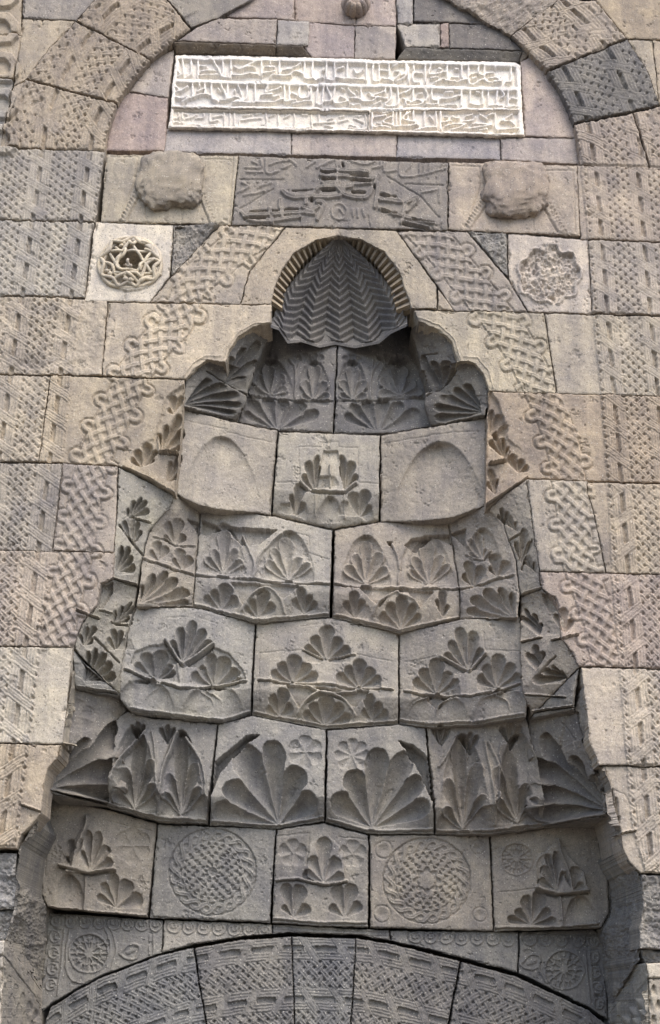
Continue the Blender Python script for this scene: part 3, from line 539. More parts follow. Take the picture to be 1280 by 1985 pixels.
# ------------------------------------------------------------------ materials
def lin(c):
    c = c/255.; return c/12.92 if c <= .04045 else ((c+.055)/1.055)**2.4
def mat_stone(name, speck=1.0, rough=.92, stain=1.0, bump=.35, white=False):
    m = bpy.data.materials.new(name); m.use_nodes = True; t = m.node_tree; n = t.nodes; L = t.links
    b = n['Principled BSDF']; b.inputs['Roughness'].default_value = rough; b.inputs['Specular IOR Level'].default_value = .25
    geo = n.new('ShaderNodeNewGeometry'); oi = n.new('ShaderNodeObjectInfo')
    off = n.new('ShaderNodeVectorMath'); off.operation = 'MULTIPLY_ADD'
    cmb = n.new('ShaderNodeCombineXYZ'); L.new(oi.outputs['Random'], cmb.inputs[0]); L.new(oi.outputs['Random'], cmb.inputs[2])
    L.new(cmb.outputs[0], off.inputs[0]); off.inputs[1].default_value = (37, 0, 53); L.new(geo.outputs['Position'], off.inputs[2])
    def noise(sc_, det, ro=.6, src=None):
        x = n.new('ShaderNodeTexNoise'); x.inputs['Scale'].default_value = sc_; x.inputs['Detail'].default_value = det; x.inputs['Roughness'].default_value = ro
        L.new(src or off.outputs[0], x.inputs['Vector']); return x.outputs['Fac']
    def ramp(fac, p0, p1, c0, c1):
        r = n.new('ShaderNodeValToRGB'); r.color_ramp.elements[0].position = p0; r.color_ramp.elements[1].position = p1
        r.color_ramp.elements[0].color = (*c0, 1); r.color_ramp.elements[1].color = (*c1, 1); L.new(fac, r.inputs[0]); return r.outputs[0]
    def mix(mode, fac, a, bb):
        x = n.new('ShaderNodeMix'); x.data_type = 'RGBA'; x.blend_type = mode
        if isinstance(fac, float): x.inputs[0].default_value = fac
        else: L.new(fac, x.inputs[0])
        for v, i in ((a, 6), (bb, 7)):
            if isinstance(v, tuple): x.inputs[i].default_value = (*v, 1)
            else: L.new(v, x.inputs[i])
        return x.outputs[2]
    col = oi.outputs['Color']
    # broad patches: warm and grey, then darker weathering
    col = mix('MULTIPLY', 1.0, col, ramp(noise(5.5, 5), .32, .68, (.83, .83, .86), (1.09, 1.07, 1.01)))
    col = mix('MULTIPLY', 1.0, col, ramp(noise(23, 4), .3, .7, (.86, .86, .87), (1.10, 1.09, 1.07)))
    wx = n.new('ShaderNodeMapping'); wx.inputs['Scale'].default_value = (9, 9, 1.2); L.new(geo.outputs['Position'], wx.inputs[0])
    col = mix('MULTIPLY', min(.6*stain, 1.), col, ramp(noise(1.0, 5, .65, wx.outputs[0]), .36, .56, (.62, .63, .68), (1.04, 1.03, 1.0)))
    col = mix('MULTIPLY', .55*stain, col, ramp(noise(2.6, 6, .62), .50, .64, (1.02, 1.02, 1.0), (.66, .68, .74)))
    col = mix('MULTIPLY', 1.0, col, ramp(noise(150, 3, .7), .28, .72, (.70, .70, .70), (1.24, 1.24, 1.24)))
    if not white:
        v = n.new('ShaderNodeTexVoronoi'); v.inputs['Scale'].default_value = 95; L.new(off.outputs[0], v.inputs['Vector'])
        vc = n.new('ShaderNodeSeparateColor'); L.new(v.outputs['Color'], vc.inputs[0])
        g = n.new('ShaderNodeMath'); g.operation = 'GREATER_THAN'; g.inputs[1].default_value = .90; L.new(vc.outputs[0], g.inputs[0])
        g2 = n.new('ShaderNodeMath'); g2.operation = 'LESS_THAN'; g2.inputs[1].default_value = .30; L.new(v.outputs['Distance'], g2.inputs[0])
        g3 = n.new('ShaderNodeMath'); g3.operation = 'MULTIPLY'; L.new(g.outputs[0], g3.inputs[0]); L.new(g2.outputs[0], g3.inputs[1])
        g4 = n.new('ShaderNodeMath'); g4.operation = 'MULTIPLY'; g4.inputs[1].default_value = .5*speck; L.new(g3.outputs[0], g4.inputs[0])
        col = mix('MIX', g4.outputs[0], col, (.62, .58, .50))
        h = n.new('ShaderNodeMath'); h.operation = 'LESS_THAN'; h.inputs[1].default_value = .09; L.new(vc.outputs[1], h.inputs[0])
        h3 = n.new('ShaderNodeMath'); h3.operation = 'MULTIPLY'; L.new(h.outputs[0], h3.inputs[0]); L.new(g2.outputs[0], h3.inputs[1])
        h4 = n.new('ShaderNodeMath'); h4.operation = 'MULTIPLY'; h4.inputs[1].default_value = .6*speck; L.new(h3.outputs[0], h4.inputs[0])
        col = mix('MIX', h4.outputs[0], col, (.05, .047, .045))
    L.new(col, b.inputs['Base Color'])
    bp = n.new('ShaderNodeBump'); bp.inputs['Strength'].default_value = bump; bp.inputs['Distance'].default_value = .006
    L.new(noise(190, 4, .7), bp.inputs['Height']); L.new(bp.outputs[0], b.inputs['Normal'])
    return m
STONE = mat_stone('weathered_tuff'); MARBLE = mat_stone('white_marble', white=True, rough=.6, stain=.35, bump=.2)
RUB = mat_stone('rough_tuff', speck=1.4, bump=.7)

# ------------------------------------------------------------------ things and stones
C = sc.collection
def thing(name, label, cat, px, py, d=0., group=None):
    o = bpy.data.objects.new(name, None); C.objects.link(o); o.empty_display_size = .1
    o.location = Vector(P([px], [py], [d])[0]); o['label'] = label; o['category'] = cat
    if group: o['group'] = group
    return o
def link(name, verts, faces_flat, sizes, smooth_n, parent, mat, tint):
    me = bpy.data.meshes.new(name); off = np.array(parent.location) if parent else np.zeros(3)
    v = (np.asarray(verts)-off).astype(np.float32)
    me.vertices.add(len(v)); me.vertices.foreach_set('co', v.ravel())
    me.loops.add(len(faces_flat)); me.loops.foreach_set('vertex_index', faces_flat.astype(np.int32))
    st = np.concatenate([[0], np.cumsum(sizes)[:-1]]).astype(np.int32)
    me.polygons.add(len(sizes)); me.polygons.foreach_set('loop_start', st); me.polygons.foreach_set('loop_total', sizes.astype(np.int32))
    sm = np.zeros(len(sizes), bool); sm[:smooth_n] = True; me.polygons.foreach_set('use_smooth', sm)
    me.update(calc_edges=True); me.validate()
    me.materials.append(mat); o = bpy.data.objects.new(name, me); C.objects.link(o); o.parent = parent
    o.color = (lin(tint[0]), lin(tint[1]), lin(tint[2]), 1); return o
def resample(pts, n):
    q = np.array(pts, float); s = np.concatenate([[0], np.cumsum(np.hypot(*np.diff(q, axis=0).T))]); t = np.linspace(0, s[-1], n)
    return np.stack([np.interp(t, s, q[:, 0]), np.interp(t, s, q[:, 1])], 1)
def plen(p): q = np.array(p, float); return float(np.hypot(*np.diff(q, axis=0).T).sum())
def bil(A, px, py):
    x = np.clip(px+MX, 0, W_-1.001); y = np.clip(py+MX, 0, H_-1.001); i = x.astype(int); j = y.astype(int); fx = x-i; fy = y-j
    return A[j, i]*(1-fx)*(1-fy)+A[j, i+1]*fx*(1-fy)+A[j+1, i]*(1-fx)*fy+A[j+1, i+1]*fx*fy
TAN=(178,160,134); SND=(180,158,128); GRY=(163,154,143); PNK=(172,152,142); MAU=(168,152,154); BLG=(140,140,144); DKG=(108,107,110); COL=(150,147,143); LT=(196,182,160)
def S(par, T, B, L=None, R=None, d=(0, 0, 0, 0), tint=TAN, name='stone', gap=.42, rough=0., step=1.75, thick=.22, jit=.003, mat=None, hs=1., chip=1., bow=0., mortar=1.0, lean=None):
    if lean is None: lean = .85 if par.name.startswith('muqarnas') and par['label'][:6] != 'lowest' else 0
    if name == 'stone': name = 'rubble_stone' if mat is RUB else NAMES.get(par.name.split('.')[0], 'stone')
    if par.name.startswith('muqarnas'): step = min(step, 1.5)
    L = L or [T[0], B[0]]; R = R or [T[-1], B[-1]]
    nu = int(max(plen(T), plen(B))/step)+2; nv = int(max(plen(L), plen(R))/max(step, 1.5))+2
    t = resample(T, nu); b = resample(B, nu); l = resample(L, nv); r = resample(R, nv)
    gp = gap if isinstance(gap, tuple) else (gap,)*4
    wl = .5*(plen(T)+plen(B)); hl = .5*(plen(L)+plen(R))
    u = np.linspace(gp[0]/wl, 1-gp[1]/wl, nu)[None]; v = np.linspace(gp[2]/hl, 1-gp[3]/hl, nv)[:, None]
    U, V = np.broadcast_arrays(u, v)
    def at(q, w_): 
        x = w_*(len(q)-1); i = np.clip(x.astype(int), 0, len(q)-2); f = (x-i)[..., None]; return q[i]*(1-f)+q[i+1]*f
    def coons(U, V):
        tu, bu, lv, rv = at(t, U), at(b, U), at(l, V), at(r, V); U3, V3 = U[..., None], V[..., None]
        return (1-V3)*tu+V3*bu+(1-U3)*lv+U3*rv-((1-U3)*(1-V3)*t[0]+U3*(1-V3)*t[-1]+(1-U3)*V3*b[0]+U3*V3*b[-1])
    pt = coons(U, V)
    px, py = pt[..., 0], pt[..., 1]
    e = np.minimum(np.minimum(U*wl, (1-U)*wl), np.minimum(V*hl, (1-V)*hl))
    j = np.array([random.uniform(-jit, jit) for _ in range(4)]); dd = np.array(d)+j
    D = (1-U)*(1-V)*dd[0]+U*(1-V)*dd[1]+(1-U)*V*dd[2]+U*V*dd[3]
    if bow: D = D+bow*(4*U*(1-U))
    h = bil(H, px, py)*hs
    n4 = bil(N4, px, py)
    h = h-.0035*chip*np.exp(-(e/.9)**2)-.012*chip*((e < 1.2+1.6*(n4-1.1)) & (n4 > 1.1))
    if lean: h = h+lean*bil(LEAN, px, py)*np.clip((1-V)*hl/46., 0, 1)**.8*np.clip(D-((1-U)*dd[0]+U*dd[1]), 0, None)
    if rough: h = h+rough*(bil(N1, px, py)+.5*bil(N3, px, py)+.25*bil(N2, px, py))
    ox = .55*bil(N3, px, py); oy = .55*n4                                       # slightly wandering arrises
    pos = P((px+ox).ravel(), (py+oy).ravel(), D.ravel())
    g_ = pos.reshape(nv, nu, 3); du = g_[:, -1].mean(0)-g_[:, 0].mean(0); dn = g_[0].mean(0)-g_[-1].mean(0); nn = np.cross(dn, du); nn /= np.linalg.norm(nn); nn *= -np.sign(nn[1])
    if abs(nn[1]) > .72: nn = np.array([0, -1., 0])          # only steep side faces are carved along their own normal
    pos = pos+nn[None]*h.ravel()[:, None]
    idx = np.arange(nu*nv).reshape(nv, nu)
    q = np.stack([idx[:-1, :-1], idx[1:, :-1], idx[1:, 1:], idx[:-1, 1:]], -1).reshape(-1, 4)
    ring = np.concatenate([idx[0, :-1], idx[:-1, -1], idx[-1, :0:-1], idx[:0:-1, 0]])
    fr = pos[ring]
    # bed of mortar in the joint, a little behind the face
    ru, rv_ = U.ravel()[ring], V.ravel()[ring]; fu = (ru-.5)*(1+2*mortar/wl)+.5; fv = (rv_-.5)*(1+2*mortar/hl)+.5; fp = coons(fu, fv)
    fl = P(fp[:, 0]+ox.ravel()[ring], fp[:, 1]+oy.ravel()[ring], D.ravel()[ring]+.012+.004*bil(N3, fp[:, 0], fp[:, 1])); md = fr.copy(); md[:, 1] = fl[:, 1]
    bk = fl.copy(); bk[:, 1] = D.max()+thick; n0 = len(pos); m = len(ring); k = np.arange(m); k2 = (k+1) % m
    side = np.concatenate([np.stack([n0+a*m+k, n0+a*m+k2, n0+(a+1)*m+k2, n0+(a+1)*m+k], -1) for a in (0, 1, 2)])
    cen = bk.mean(0)[None]; back = np.stack([n0+3*m+k, n0+3*m+k2, np.full(m, n0+4*m)], -1)
    verts = np.concatenate([pos, fr, md, fl, bk, cen])
    flat = np.concatenate([q.ravel(), side.ravel(), back.ravel()])
    sizes = np.concatenate([np.full(len(q), 4), np.full(3*m, 4), np.full(m, 3)])
    kt = random.uniform(-5, 5); kw = random.uniform(-2, 2); lu = sum(tint)/3; nz = {'muqarnas_tier': .28, 'frieze': .5, 'door_arch': .6, 'jamb_wall': .4}.get(par.name.split('.')[0], 0); tint = tuple((1-nz)*c+nz*lu*g_ for c, g_ in zip(tint, (.955, 1.0, 1.045))); tint = tuple(.42*c+.58*lu*m_ for c, m_ in zip(tint, (1.045, 1.0, .945))); tn = (tint[0]+kt+kw, tint[1]+kt, tint[2]+kt-kw)  # niche parts: sooty grey, with the blue cast of open shade mixed into the tint
    return link(name, verts, flat, sizes, len(q), par, mat or STONE, tn)
NAMES = {'interlace_border': 'border_stone', 'outer_wall': 'wall_stone', 'tympanum': 'field_stone', 'corbel_head_block': 'backing_stone', 'rosette_block': 'rosette_stone', 'braid_border': 'braid_stone', 'muqarnas_tier': 'cell_stone', 'frieze': 'frieze_stone', 'jamb_wall': 'jamb_stone'}
XL, XR, YT, YB = -150, 1430, -150, 2130

# ---- interlace borders
bl = thing('interlace_border', 'tan stone border carved with slotted strapwork running down the left edge of the wall', 'stone border', 60, 1640)
S(bl, [(XL, 285), (203, 294)], [(XL, 421), (184, 430)], tint=GRY)
S(bl, [(XL, 424), (182, 433)], [(XL, 567), (164, 577)], tint=(176,166,152), R=[(182, 433), (175, 470), (164, 577)])
S(bl, [(XL, 570), (208, 583)], [(XL, 724), (197, 727)], tint=(172,160,142), rough=.002)
S(bl, [(XL, 727), (97, 730)], [(XL, 891), (75, 895)], tint=TAN)
S(bl, [(XL, 894), (121, 901)], [(XL, 1064), (101, 1070)], tint=GRY)
S(bl, [(XL, 1067), (222, 1071)], [(XL, 1249), (141, 1254)], R=[(222, 1071), (219, 1119), (196, 1131), (188, 1172), (160, 1202), (141, 1254)], tint=(178,158,140))
S(bl, [(XL, 1252), (141, 1256)], [(XL, 1437), (121, 1442)], R=[(141, 1256), (136, 1300), (129, 1370), (121, 1442)], tint=(186,174,152))
S(bl, [(XL, 1440), (118, 1445)], [(XL, 1638), (33, 1645)], R=[(118, 1445), (116, 1462), (103, 1477), (91, 1491), (86, 1516), (82, 1545), (80, 1575), (66, 1592), (54, 1606), (40, 1618), (33, 1645)], d=(0, 0, 0, .02), tint=TAN)
br = thing('interlace_border', 'pinkish stone border carved with slotted strapwork running down the right edge of the wall', 'stone border', 1250, 1690)
S(br, [(1120, 321), (XR, 333)], [(1126, 463), (XR, 476)], tint=(176,158,142))
S(br, [(1141, 467), (XR, 478)], [(1149, 606), (XR, 617)], tint=(172,158,144))
S(br, [(1057, 608), (XR, 620)], [(1081, 762), (XR, 774)], tint=(174,160,140))
S(br, [(1141, 936), (XR, 945)], [(1176, 1110), (XR, 1117)], L=[(1141, 936), (1140, 955), (1150, 985), (1162, 1040), (1176, 1110)], tint=(180,162,138))
S(br, [(1047, 1109), (XR, 1119)], [(1122, 1291), (XR, 1299)], L=[(1047, 1109), (1052, 1140), (1075, 1160), (1086, 1190), (1088, 1235), (1110, 1262), (1122, 1291)], tint=(174,152,140))
S(br, [(1127, 1295), (XR, 1302)], [(1160, 1482), (XR, 1487)], L=[(1127, 1295), (1134, 1350), (1140, 1400), (1146, 1445), (1157, 1468), (1160, 1482)], tint=(188,174,156))
S(br, [(1172, 1486), (XR, 1491)], [(1242, 1692), (XR, 1700)], L=[(1172, 1486), (1184, 1522), (1190, 1560), (1203, 1600), (1208, 1645), (1222, 1672), (1242, 1692)], d=(.02, 0, .02, 0), tint=(186,170,150))

# ---- arch band
ab = thing('arch_band', 'broad arch of wedge stones carved with strapwork curving over the white inscription', 'arch', 640, 300)
S(ab, [(8, 287), (14, 250), (25, 215), (50, 157)], [(203, 292), (207, 262), (215, 237), (226, 204)], tint=(172,152,128), name='voussoir', d=(0,)*4)
S(ab, [(52, 153), (95, 95), (146, 43)], [(228, 200), (240, 180), (262, 150), (291, 118)], tint=(170,148,124), name='voussoir')
S(ab, [(149, 40), (185, 2), (250, -60)], [(293, 116), (330, 86), (368, 56)], R=[(250, -60), (322, 0), (368, 56)], tint=(172,150,126), name='voussoir')
S(ab, [(255, -62), (325, -2)], [(560, -60), (485, 0)], L=[(255, -62), (400, -90), (560, -60)], R=[(325, -2), (371, 52), (420, 35), (485, 0)], tint=(142,136,130), name='voussoir', hs=.3)
S(ab, [(1085, 0), (1155, 3), (1213, 74)], [(993, 69), (1028, 103), (1061, 136)], tint=(162,146,130), name='voussoir')
S(ab, [(1216, 78), (1256, 140), (1277, 204)], [(1064, 140), (1090, 182), (1113, 238)], tint=(128,122,118), name='voussoir')
S(ab, [(1115, 243), (1226, 222)], [(1125, 319), (1258, 330)], tint=(182,158,138), name='voussoir', L=[(1115, 243), (1121, 280), (1125, 319)])
S(ab, [(1230, 221), (1282, 207), (XR, 170)], [(1262, 330), (XR, 336)], tint=(172,148,128), name='voussoir')
S(ab, [(700, -120), (1150, -80), (1120, -30), (1083, 0)], [(800, -40), (945, 42), (991, 67)], L=[(700, -120), (800, -40)], R=[(1083, 0), (1040, 32), (991, 67)], tint=(150,140,132), name='voussoir', rough=.007, mat=RUB, hs=.2)

# ---- plain outer wall stones
ow = thing('outer_wall', 'plain tan wall stones and worn moulding filling the top left corner above the arch', 'wall', 30, 290)
S(ow, [(46, -90), (250, -90)], [(46, 34), (147, 39)], R=[(250, -90), (185, 0), (147, 39)], tint=(150,140,134))
S(ow, [(46, 37), (145, 41)], [(28, 165), (50, 155)], R=[(145, 41), (95, 95), (50, 155)], L=[(46, 37), (36, 110), (28, 165)], tint=SND)
S(ow, [(28, 168), (49, 158)], [(2, 284), (9, 284)], R=[(49, 158), (22, 220), (9, 284)], tint=TAN)
S(ow, [(XL, -90), (43, -90)], [(XL, 60), (41, 66)], tint=TAN); S(ow, [(XL, 63), (41, 69)], [(XL, 150), (27, 155)], tint=TAN)
S(ow, [(XL, 153), (26, 158)], [(XL, 282), (1, 283)], tint=GRY)
ow2 = thing('outer_wall', 'plain tan wall stones filling the top right corner outside the arch', 'wall', 1270, 200)
S(ow2, [(1153, -90), (XR, -90)], [(1216, 74), (XR, 80)], L=[(1153, -90), (1157, 2), (1216, 74)], tint=(176,150,116))
S(ow2, [(1218, 77), (1264, 79)], [(1276, 196), (1278, 202)], L=[(1218, 77), (1257, 140), (1276, 196)], tint=TAN); S(ow2, [(1267, 79), (XR, 84)], [(1279, 203), (XR, 165)], tint=SND)

# ---- tympanum
ty = thing('tympanum', 'pink and grey plain stones filling the arch around the white inscription', 'wall panel', 640, 300)
S(ty, [(300, 110), (338, 97)], [(252, 176), (327, 188)], d=(.05,)*4, tint=(172,160,156)); S(ty, [(250, 179), (326, 191)], [(205, 292), (320, 292)], L=[(250, 179), (236, 192), (216, 237), (205, 292)], d=(.05,)*4, tint=(170,146,146))
for a, b, c, e, tn in ((322, 565, 320, 564, (162,152,152)), (567, 769, 566, 768, (168,156,156)), (771, 969, 770, 970, (164,154,158))):
    f = lambda x: 250+(x-330)*.0235
    S(ty, [(a, f(a)), (b, f(b))], [(c, f(c)+44), (e, f(e)+44)], d=(.07, .07, .05, .05), tint=tn)
S(ty, [(1010, 121), (1030, 110)], [(1019, 264), (1118, 266)], R=[(1030, 110), (1060, 140), (1085, 178), (1111, 240), (1118, 266)], d=(.05,)*4, tint=(178,160,158))
S(ty, [(971, 268), (1118, 269)], [(973, 309), (1124, 318)], d=(.05,)*4, tint=(172,158,156))
S(ty, [(425, 36), (537, 39)], [(346, 79), (534, 85)], L=[(425, 36), (385, 53), (346, 79)], d=(0, 0, .01, .01), tint=(172,156,148))
S(ty, [(540, 40), (600, 42)], [(537, 86), (598, 87)], d=(0, .03, .01, .04), tint=(158,154,156))
S(ty, [(338, 82), (534, 88)], [(341, 104), (535, 109)], d=(0, 0, .06, .06), tint=(140,126,110), gap=.5); S(ty, [(536, 88), (586, 90)], [(537, 109), (602, 111)], d=(0, 0, .06, .06), tint=(142,128,112), gap=.5)
S(ty, [(600, 43), (688, 50)], [(604, 111), (686, 112)], L=[(600, 43), (588, 88), (604, 111)], d=(.06,)*4, tint=(165,145,148)); S(ty, [(690, 50), (768, 52)], [(688, 112), (766, 114)], d=(.06,)*4, tint=(164,150,144))
S(ty, [(490, -5), (570, -6)], [(440, 32), (570, 38)], L=[(490, -5), (470, 10), (440, 32)], d=(.03,)*4, tint=(178,156,148)); S(ty, [(500, -110), (600, -110)], [(488, -8), (570, -9)], d=(.03,)*4, tint=PNK)
S(ty, [(572, -110), (690, -110)], [(572, 40), (690, 48)], d=(.06,)*4, tint=(176,152,144)); S(ty, [(692, -110), (762, -110)], [(692, 48), (768, 50)], d=(.06,)*4, tint=(178,158,154))
S(ty, [(765, -110), (800, -110)], [(771, 44), (800, 45)], d=(.05, .035, .05, .035), tint=(166,164,164)); S(ty, [(803, -110), (930, -110)], [(803, 40), (944, 46)], R=[(930, -110), (850, -15), (885, 4), (944, 46)], d=(.035,)*4, tint=(122,119,120))
S(ty, [(772, 48), (852, 46)], [(786, 90), (852, 90)], d=(.05, .035, .04, .035), tint=(172,164,156)); S(ty, [(854, 46), (870, 46)], [(854, 90), (870, 91)], tint=(178,146,138), d=(.035,)*4)
S(ty, [(872, 47), (946, 48)], [(872, 92), (1012, 97)], R=[(946, 48), (985, 70), (1012, 97)], tint=(112,111,116), d=(.035,)*4)
S(ty, [(787, 92), (1013, 99)], [(771, 115), (1006, 120)], d=(.035, .035, .06, .06), tint=(122,114,104), gap=.5); S(ty, [(1014, 99), (1026, 106)], [(1008, 120), (1012, 120)], d=(.035, .035, .06, .06), tint=(140,130,122), gap=.4)

# ---- white inscription
ins = thing('inscription_slab', 'white marble slab carved with three rows of Arabic writing under the arch', 'inscription', 660, 262)
S(ins, [(341, 107), (520, 110), (780, 118), (1000, 121), (1009, 127)], [(333, 208), (714, 215), (1012, 213)], L=[(341, 107), (336, 160), (333, 208)], d=(.035,)*4, tint=(228,226,220), name='slab', mat=MARBLE, gap=.6, step=1.4, chip=.6, jit=.001)
S(ins, [(333, 209.5), (714, 216)], [(327, 247), (714, 255)], d=(.037,)*4, tint=(216,215,211), name='slab', mat=MARBLE, gap=.5, step=1.3, chip=.6, jit=.001)
S(ins, [(716, 214.5), (1012, 214)], [(716, 255), (1017, 263)], d=(.035,)*4, tint=(228,226,220), name='slab', mat=MARBLE, gap=.5, step=1.4, chip=.6, jit=.001)

# ---- head blocks
from mathutils import noise as mn
def blob(par, name, cx, cy, rx, ry, out, seed, tint, flat_top=True, amp=.15, power=.6, d0=0.):
    c = P([cx], [cy], [d0])[0]; k = float(P([cx+1], [cy], [d0])[0, 0]-c[0]); kz = abs(float(P([cx], [cy+1], [d0])[0, 2]-c[2]))
    nu, nv = 110, 70; th = np.linspace(-math.pi, math.pi, nu, endpoint=False); ph = np.linspace(-math.pi/2, math.pi/2, nv)
    TH, PH = np.meshgrid(th, ph); sp = lambda x: np.sign(x)*np.abs(x)**power
    x = sp(np.cos(TH))*sp(np.cos(PH)); y = sp(np.sin(TH))*sp(np.cos(PH)); z = sp(np.sin(PH))
    pos = np.stack([x*rx*k, -np.abs(y)*out*np.where(y < 0, -.6, 1), z*ry*kz], -1).reshape(-1, 3)
    r = np.linalg.norm(pos, axis=1, keepdims=True)
    for i in range(len(pos)):
        v = Vector(pos[i])*9+Vector((seed, 0, 0)); f = 1+amp*mn.fractal(v, 1.0, 2.1, 5)-amp*.5*abs(mn.noise(v*2.3))
        pos[i] *= f
    if flat_top: pos[:, 2] = np.minimum(pos[:, 2], ry*kz*.80+.004*np.sin(pos[:, 0]*60))
    idx = np.arange(nu*nv).reshape(nv, nu); a = idx; b = np.roll(idx, -1, 1)
    q = np.stack([a[:-1], b[:-1], b[1:], a[1:]], -1).reshape(-1, 4)
    q = q[:, ::-1]
    return link(name, pos+c, q.ravel(), np.full(len(q), 4), len(q), par, RUB, tint)
hl = thing('corbel_head_block', 'tan block with a worn animal head, framed in fine ribbons, left of the script panel', 'carved block', 330, 432, 0, 'worn head blocks')
S(hl, [(208, 301), (462, 303)], [(196, 429), (447, 435)], tint=(182,166,138)); blob(hl, 'worn_head', 331, 350, 66, 57, .078, 3.1, (160,150,136))
hr = thing('corbel_head_block', 'pinkish block with a worn animal head, framed in plaited ribbons, right of the script panel', 'carved block', 995, 450, 0, 'worn head blocks')
S(hr, [(871, 315), (1118, 322)], [(870, 445), (1124, 456)], tint=(178,156,134)); blob(hr, 'worn_head', 997, 369, 65, 56, .082, 8.4, (160,147,135))
kp = thing('script_panel', 'grey stone panel carved with knotted script between the two worn heads', 'carved panel', 660, 440)
S(kp, [(465, 303), (868, 317)], [(450, 435), (867, 446)], tint=(146,134,124), d=(.0,)*4, name='panel_stone', step=1.5)

# ---- rosette blocks
rl = thing('rosette_block', 'pale block with a pierced openwork rosette, left of the braid', 'carved block', 250, 584, 0, 'rosette blocks')
S(rl, [(186, 431), (336, 438)], [(166, 583), (290, 585)], R=[(336, 438), (329, 535), (290, 585)], tint=(206,192,170), jit=0)
def tube(par, name, pts, rad, tint, closed=True):
    pts = np.asarray(pts); n = len(pts); k = 7; V = []; Fc = []
    for i in range(n):
        a = pts[(i+1) % n]-pts[i-1 if (closed or i) else 0] if (closed or i < n-1) else pts[i]-pts[i-1]
        a = a/np.linalg.norm(a); b = np.cross(a, [0, 1, 0]); b /= np.linalg.norm(b)+1e-9; c = np.cross(a, b)
        for j in range(k): V.append(pts[i]+rad*(math.cos(j*2*math.pi/k)*b+math.sin(j*2*math.pi/k)*c))
    for i in range(n if closed else n-1):
        for j in range(k): Fc.append((i*k+j, ((i+1) % n)*k+j, ((i+1) % n)*k+(j+1) % k, i*k+(j+1) % k))
    Fc = np.array(Fc); return link(name, np.array(V), Fc.ravel(), np.full(len(Fc), 4), len(Fc), par, STONE, tint)
def ros(r, th, out): 
    return P(253+57*r*np.cos(th), 512+50*r*np.sin(th), np.zeros_like(th))+np.stack([0*th, -out, 0*th], -1)
def strand(pts, rad, closed=False, lift=0.):
    q = smooth([(150+x*.15625, 420+y*.15625) for x, y in pts], 7); q = np.array(q); n = len(q); t = np.linspace(0, 1, n)
    r = np.hypot((q[:, 0]-253)/57, (q[:, 1]-512)/50); out = .040-.034*np.clip(r, 0, 1.1)**2+lift+.007*np.sin(t*math.pi*5+len(pts))
    pt = P(q[:, 0], q[:, 1], np.zeros(n)); pt[:, 1] -= out; tube(rl, 'openwork_strand', pt, rad*1.0, (200,188,168), closed)
RING = [(290,520),(350,420),(440,330),(560,285),(700,262),(830,282),(930,345),(1010,440),(1040,560),(1030,680),(960,790),(850,850),(740,880),(640,890),(520,880),(400,840),(310,740),(270,620)]
strand(RING+RING[:1], .0125); strand([(650+(x-650)*(.90+.09*(-1)**k), 580+(y-580)*(.90+.09*(-1)**k)) for k, (x, y) in enumerate(RING+RING[:1])], .0115, False, .006)
A = np.linspace(0, 2*math.pi, 120, endpoint=False)
for t0 in (math.pi/2, -math.pi/2):
    q = .46/np.cos(((A-t0) % (2*math.pi/3))-math.pi/3); q = np.minimum(q*.92, .84)
    pt = P(253+57*q*np.cos(A), 512+50*q*np.sin(A), np.zeros_like(A)); pt[:, 1] -= .032-.02*q+.006*np.cos(6*A+t0)
    tube(rl, 'openwork_strand', pt, .0098, (198,188,170))
for pts, rad in (([(260,550),(340,590),(440,640),(480,740),(560,760),(640,740),(740,740),(800,770),(830,700),(870,620),(960,560),(1050,580)], .011), ([(400,380),(350,520),(300,620),(320,720),(400,830),(500,780),(620,730)], .011),
        ([(620,730),(700,780),(780,830),(860,780),(960,740),(1040,720)], .012), ([(480,410),(560,460),(610,440),(590,520),(520,570),(500,650),(560,700),(660,690),(760,710)], .0095), ([(850,430),(930,470),(960,540),(880,580),(800,620),(790,700)], .0095),
        ([(490,320),(560,350),(640,330),(690,370),(740,320),(820,330),(900,340)], .0105), ([(640,560),(640,620),(680,660),(600,640)], .009), ([(520,400),(580,380),(600,330)], .009), ([(340,700),(390,700),(420,740),(370,780)], .0125), ([(570,800),(640,810),(710,820)], .013), ([(900,720),(960,700),(980,640)], .012)): strand(pts, rad)
rr = thing('rosette_block', 'pinkish block whose round rosette is broken away to a rough hollow', 'carved block', 1066, 604, 0, 'rosette blocks')
S(rr, [(985, 454), (1139, 466)], [(1024, 603), (1147, 608)], L=[(985, 454), (987, 540), (1024, 603)], tint=(190,176,164))

# ---- braid borders and plain stones round the niche
kl = thing('braid_border', 'tan stones with a knotted braid climbing the left side of the niche', 'stone border', 200, 1070)
S(kl, [(428, 437), (552, 441)], [(293, 584), (465, 590)], L=[(428, 437), (350, 517), (330, 542), (293, 584)], R=[(552, 441), (483, 525), (465, 590)], tint=(180,164,140))
S(kl, [(339, 438), (425, 437)], [(333, 532), (337, 530)], R=[(425, 437), (380, 482), (337, 530)], tint=(148,146,142), rough=.008, mat=RUB)
S(kl, [(211, 587), (526, 592)], [(199, 727), (360, 734)], R=[(526, 592), (526, 624), (490, 633), (462, 652), (444, 678), (437, 702), (431, 696), (402, 697), (378, 713), (360, 734)], tint=(188,170,142))
S(kl, [(99, 729), (357, 737)], [(77, 895), (228, 902), (340, 957)], R=[(357, 737), (357, 770), (350, 850), (340, 957)], d=(0, 0, 0, .06), tint=(186,166,136))
S(kl, [(123, 900), (227, 905)], [(104, 1067), (220, 1069)], R=[(227, 905), (225, 980), (224, 1020), (220, 1069)], tint=(164,154,146))
kr = thing('braid_border', 'tan stones with a knotted braid climbing the right side of the niche', 'stone border', 1110, 1110)
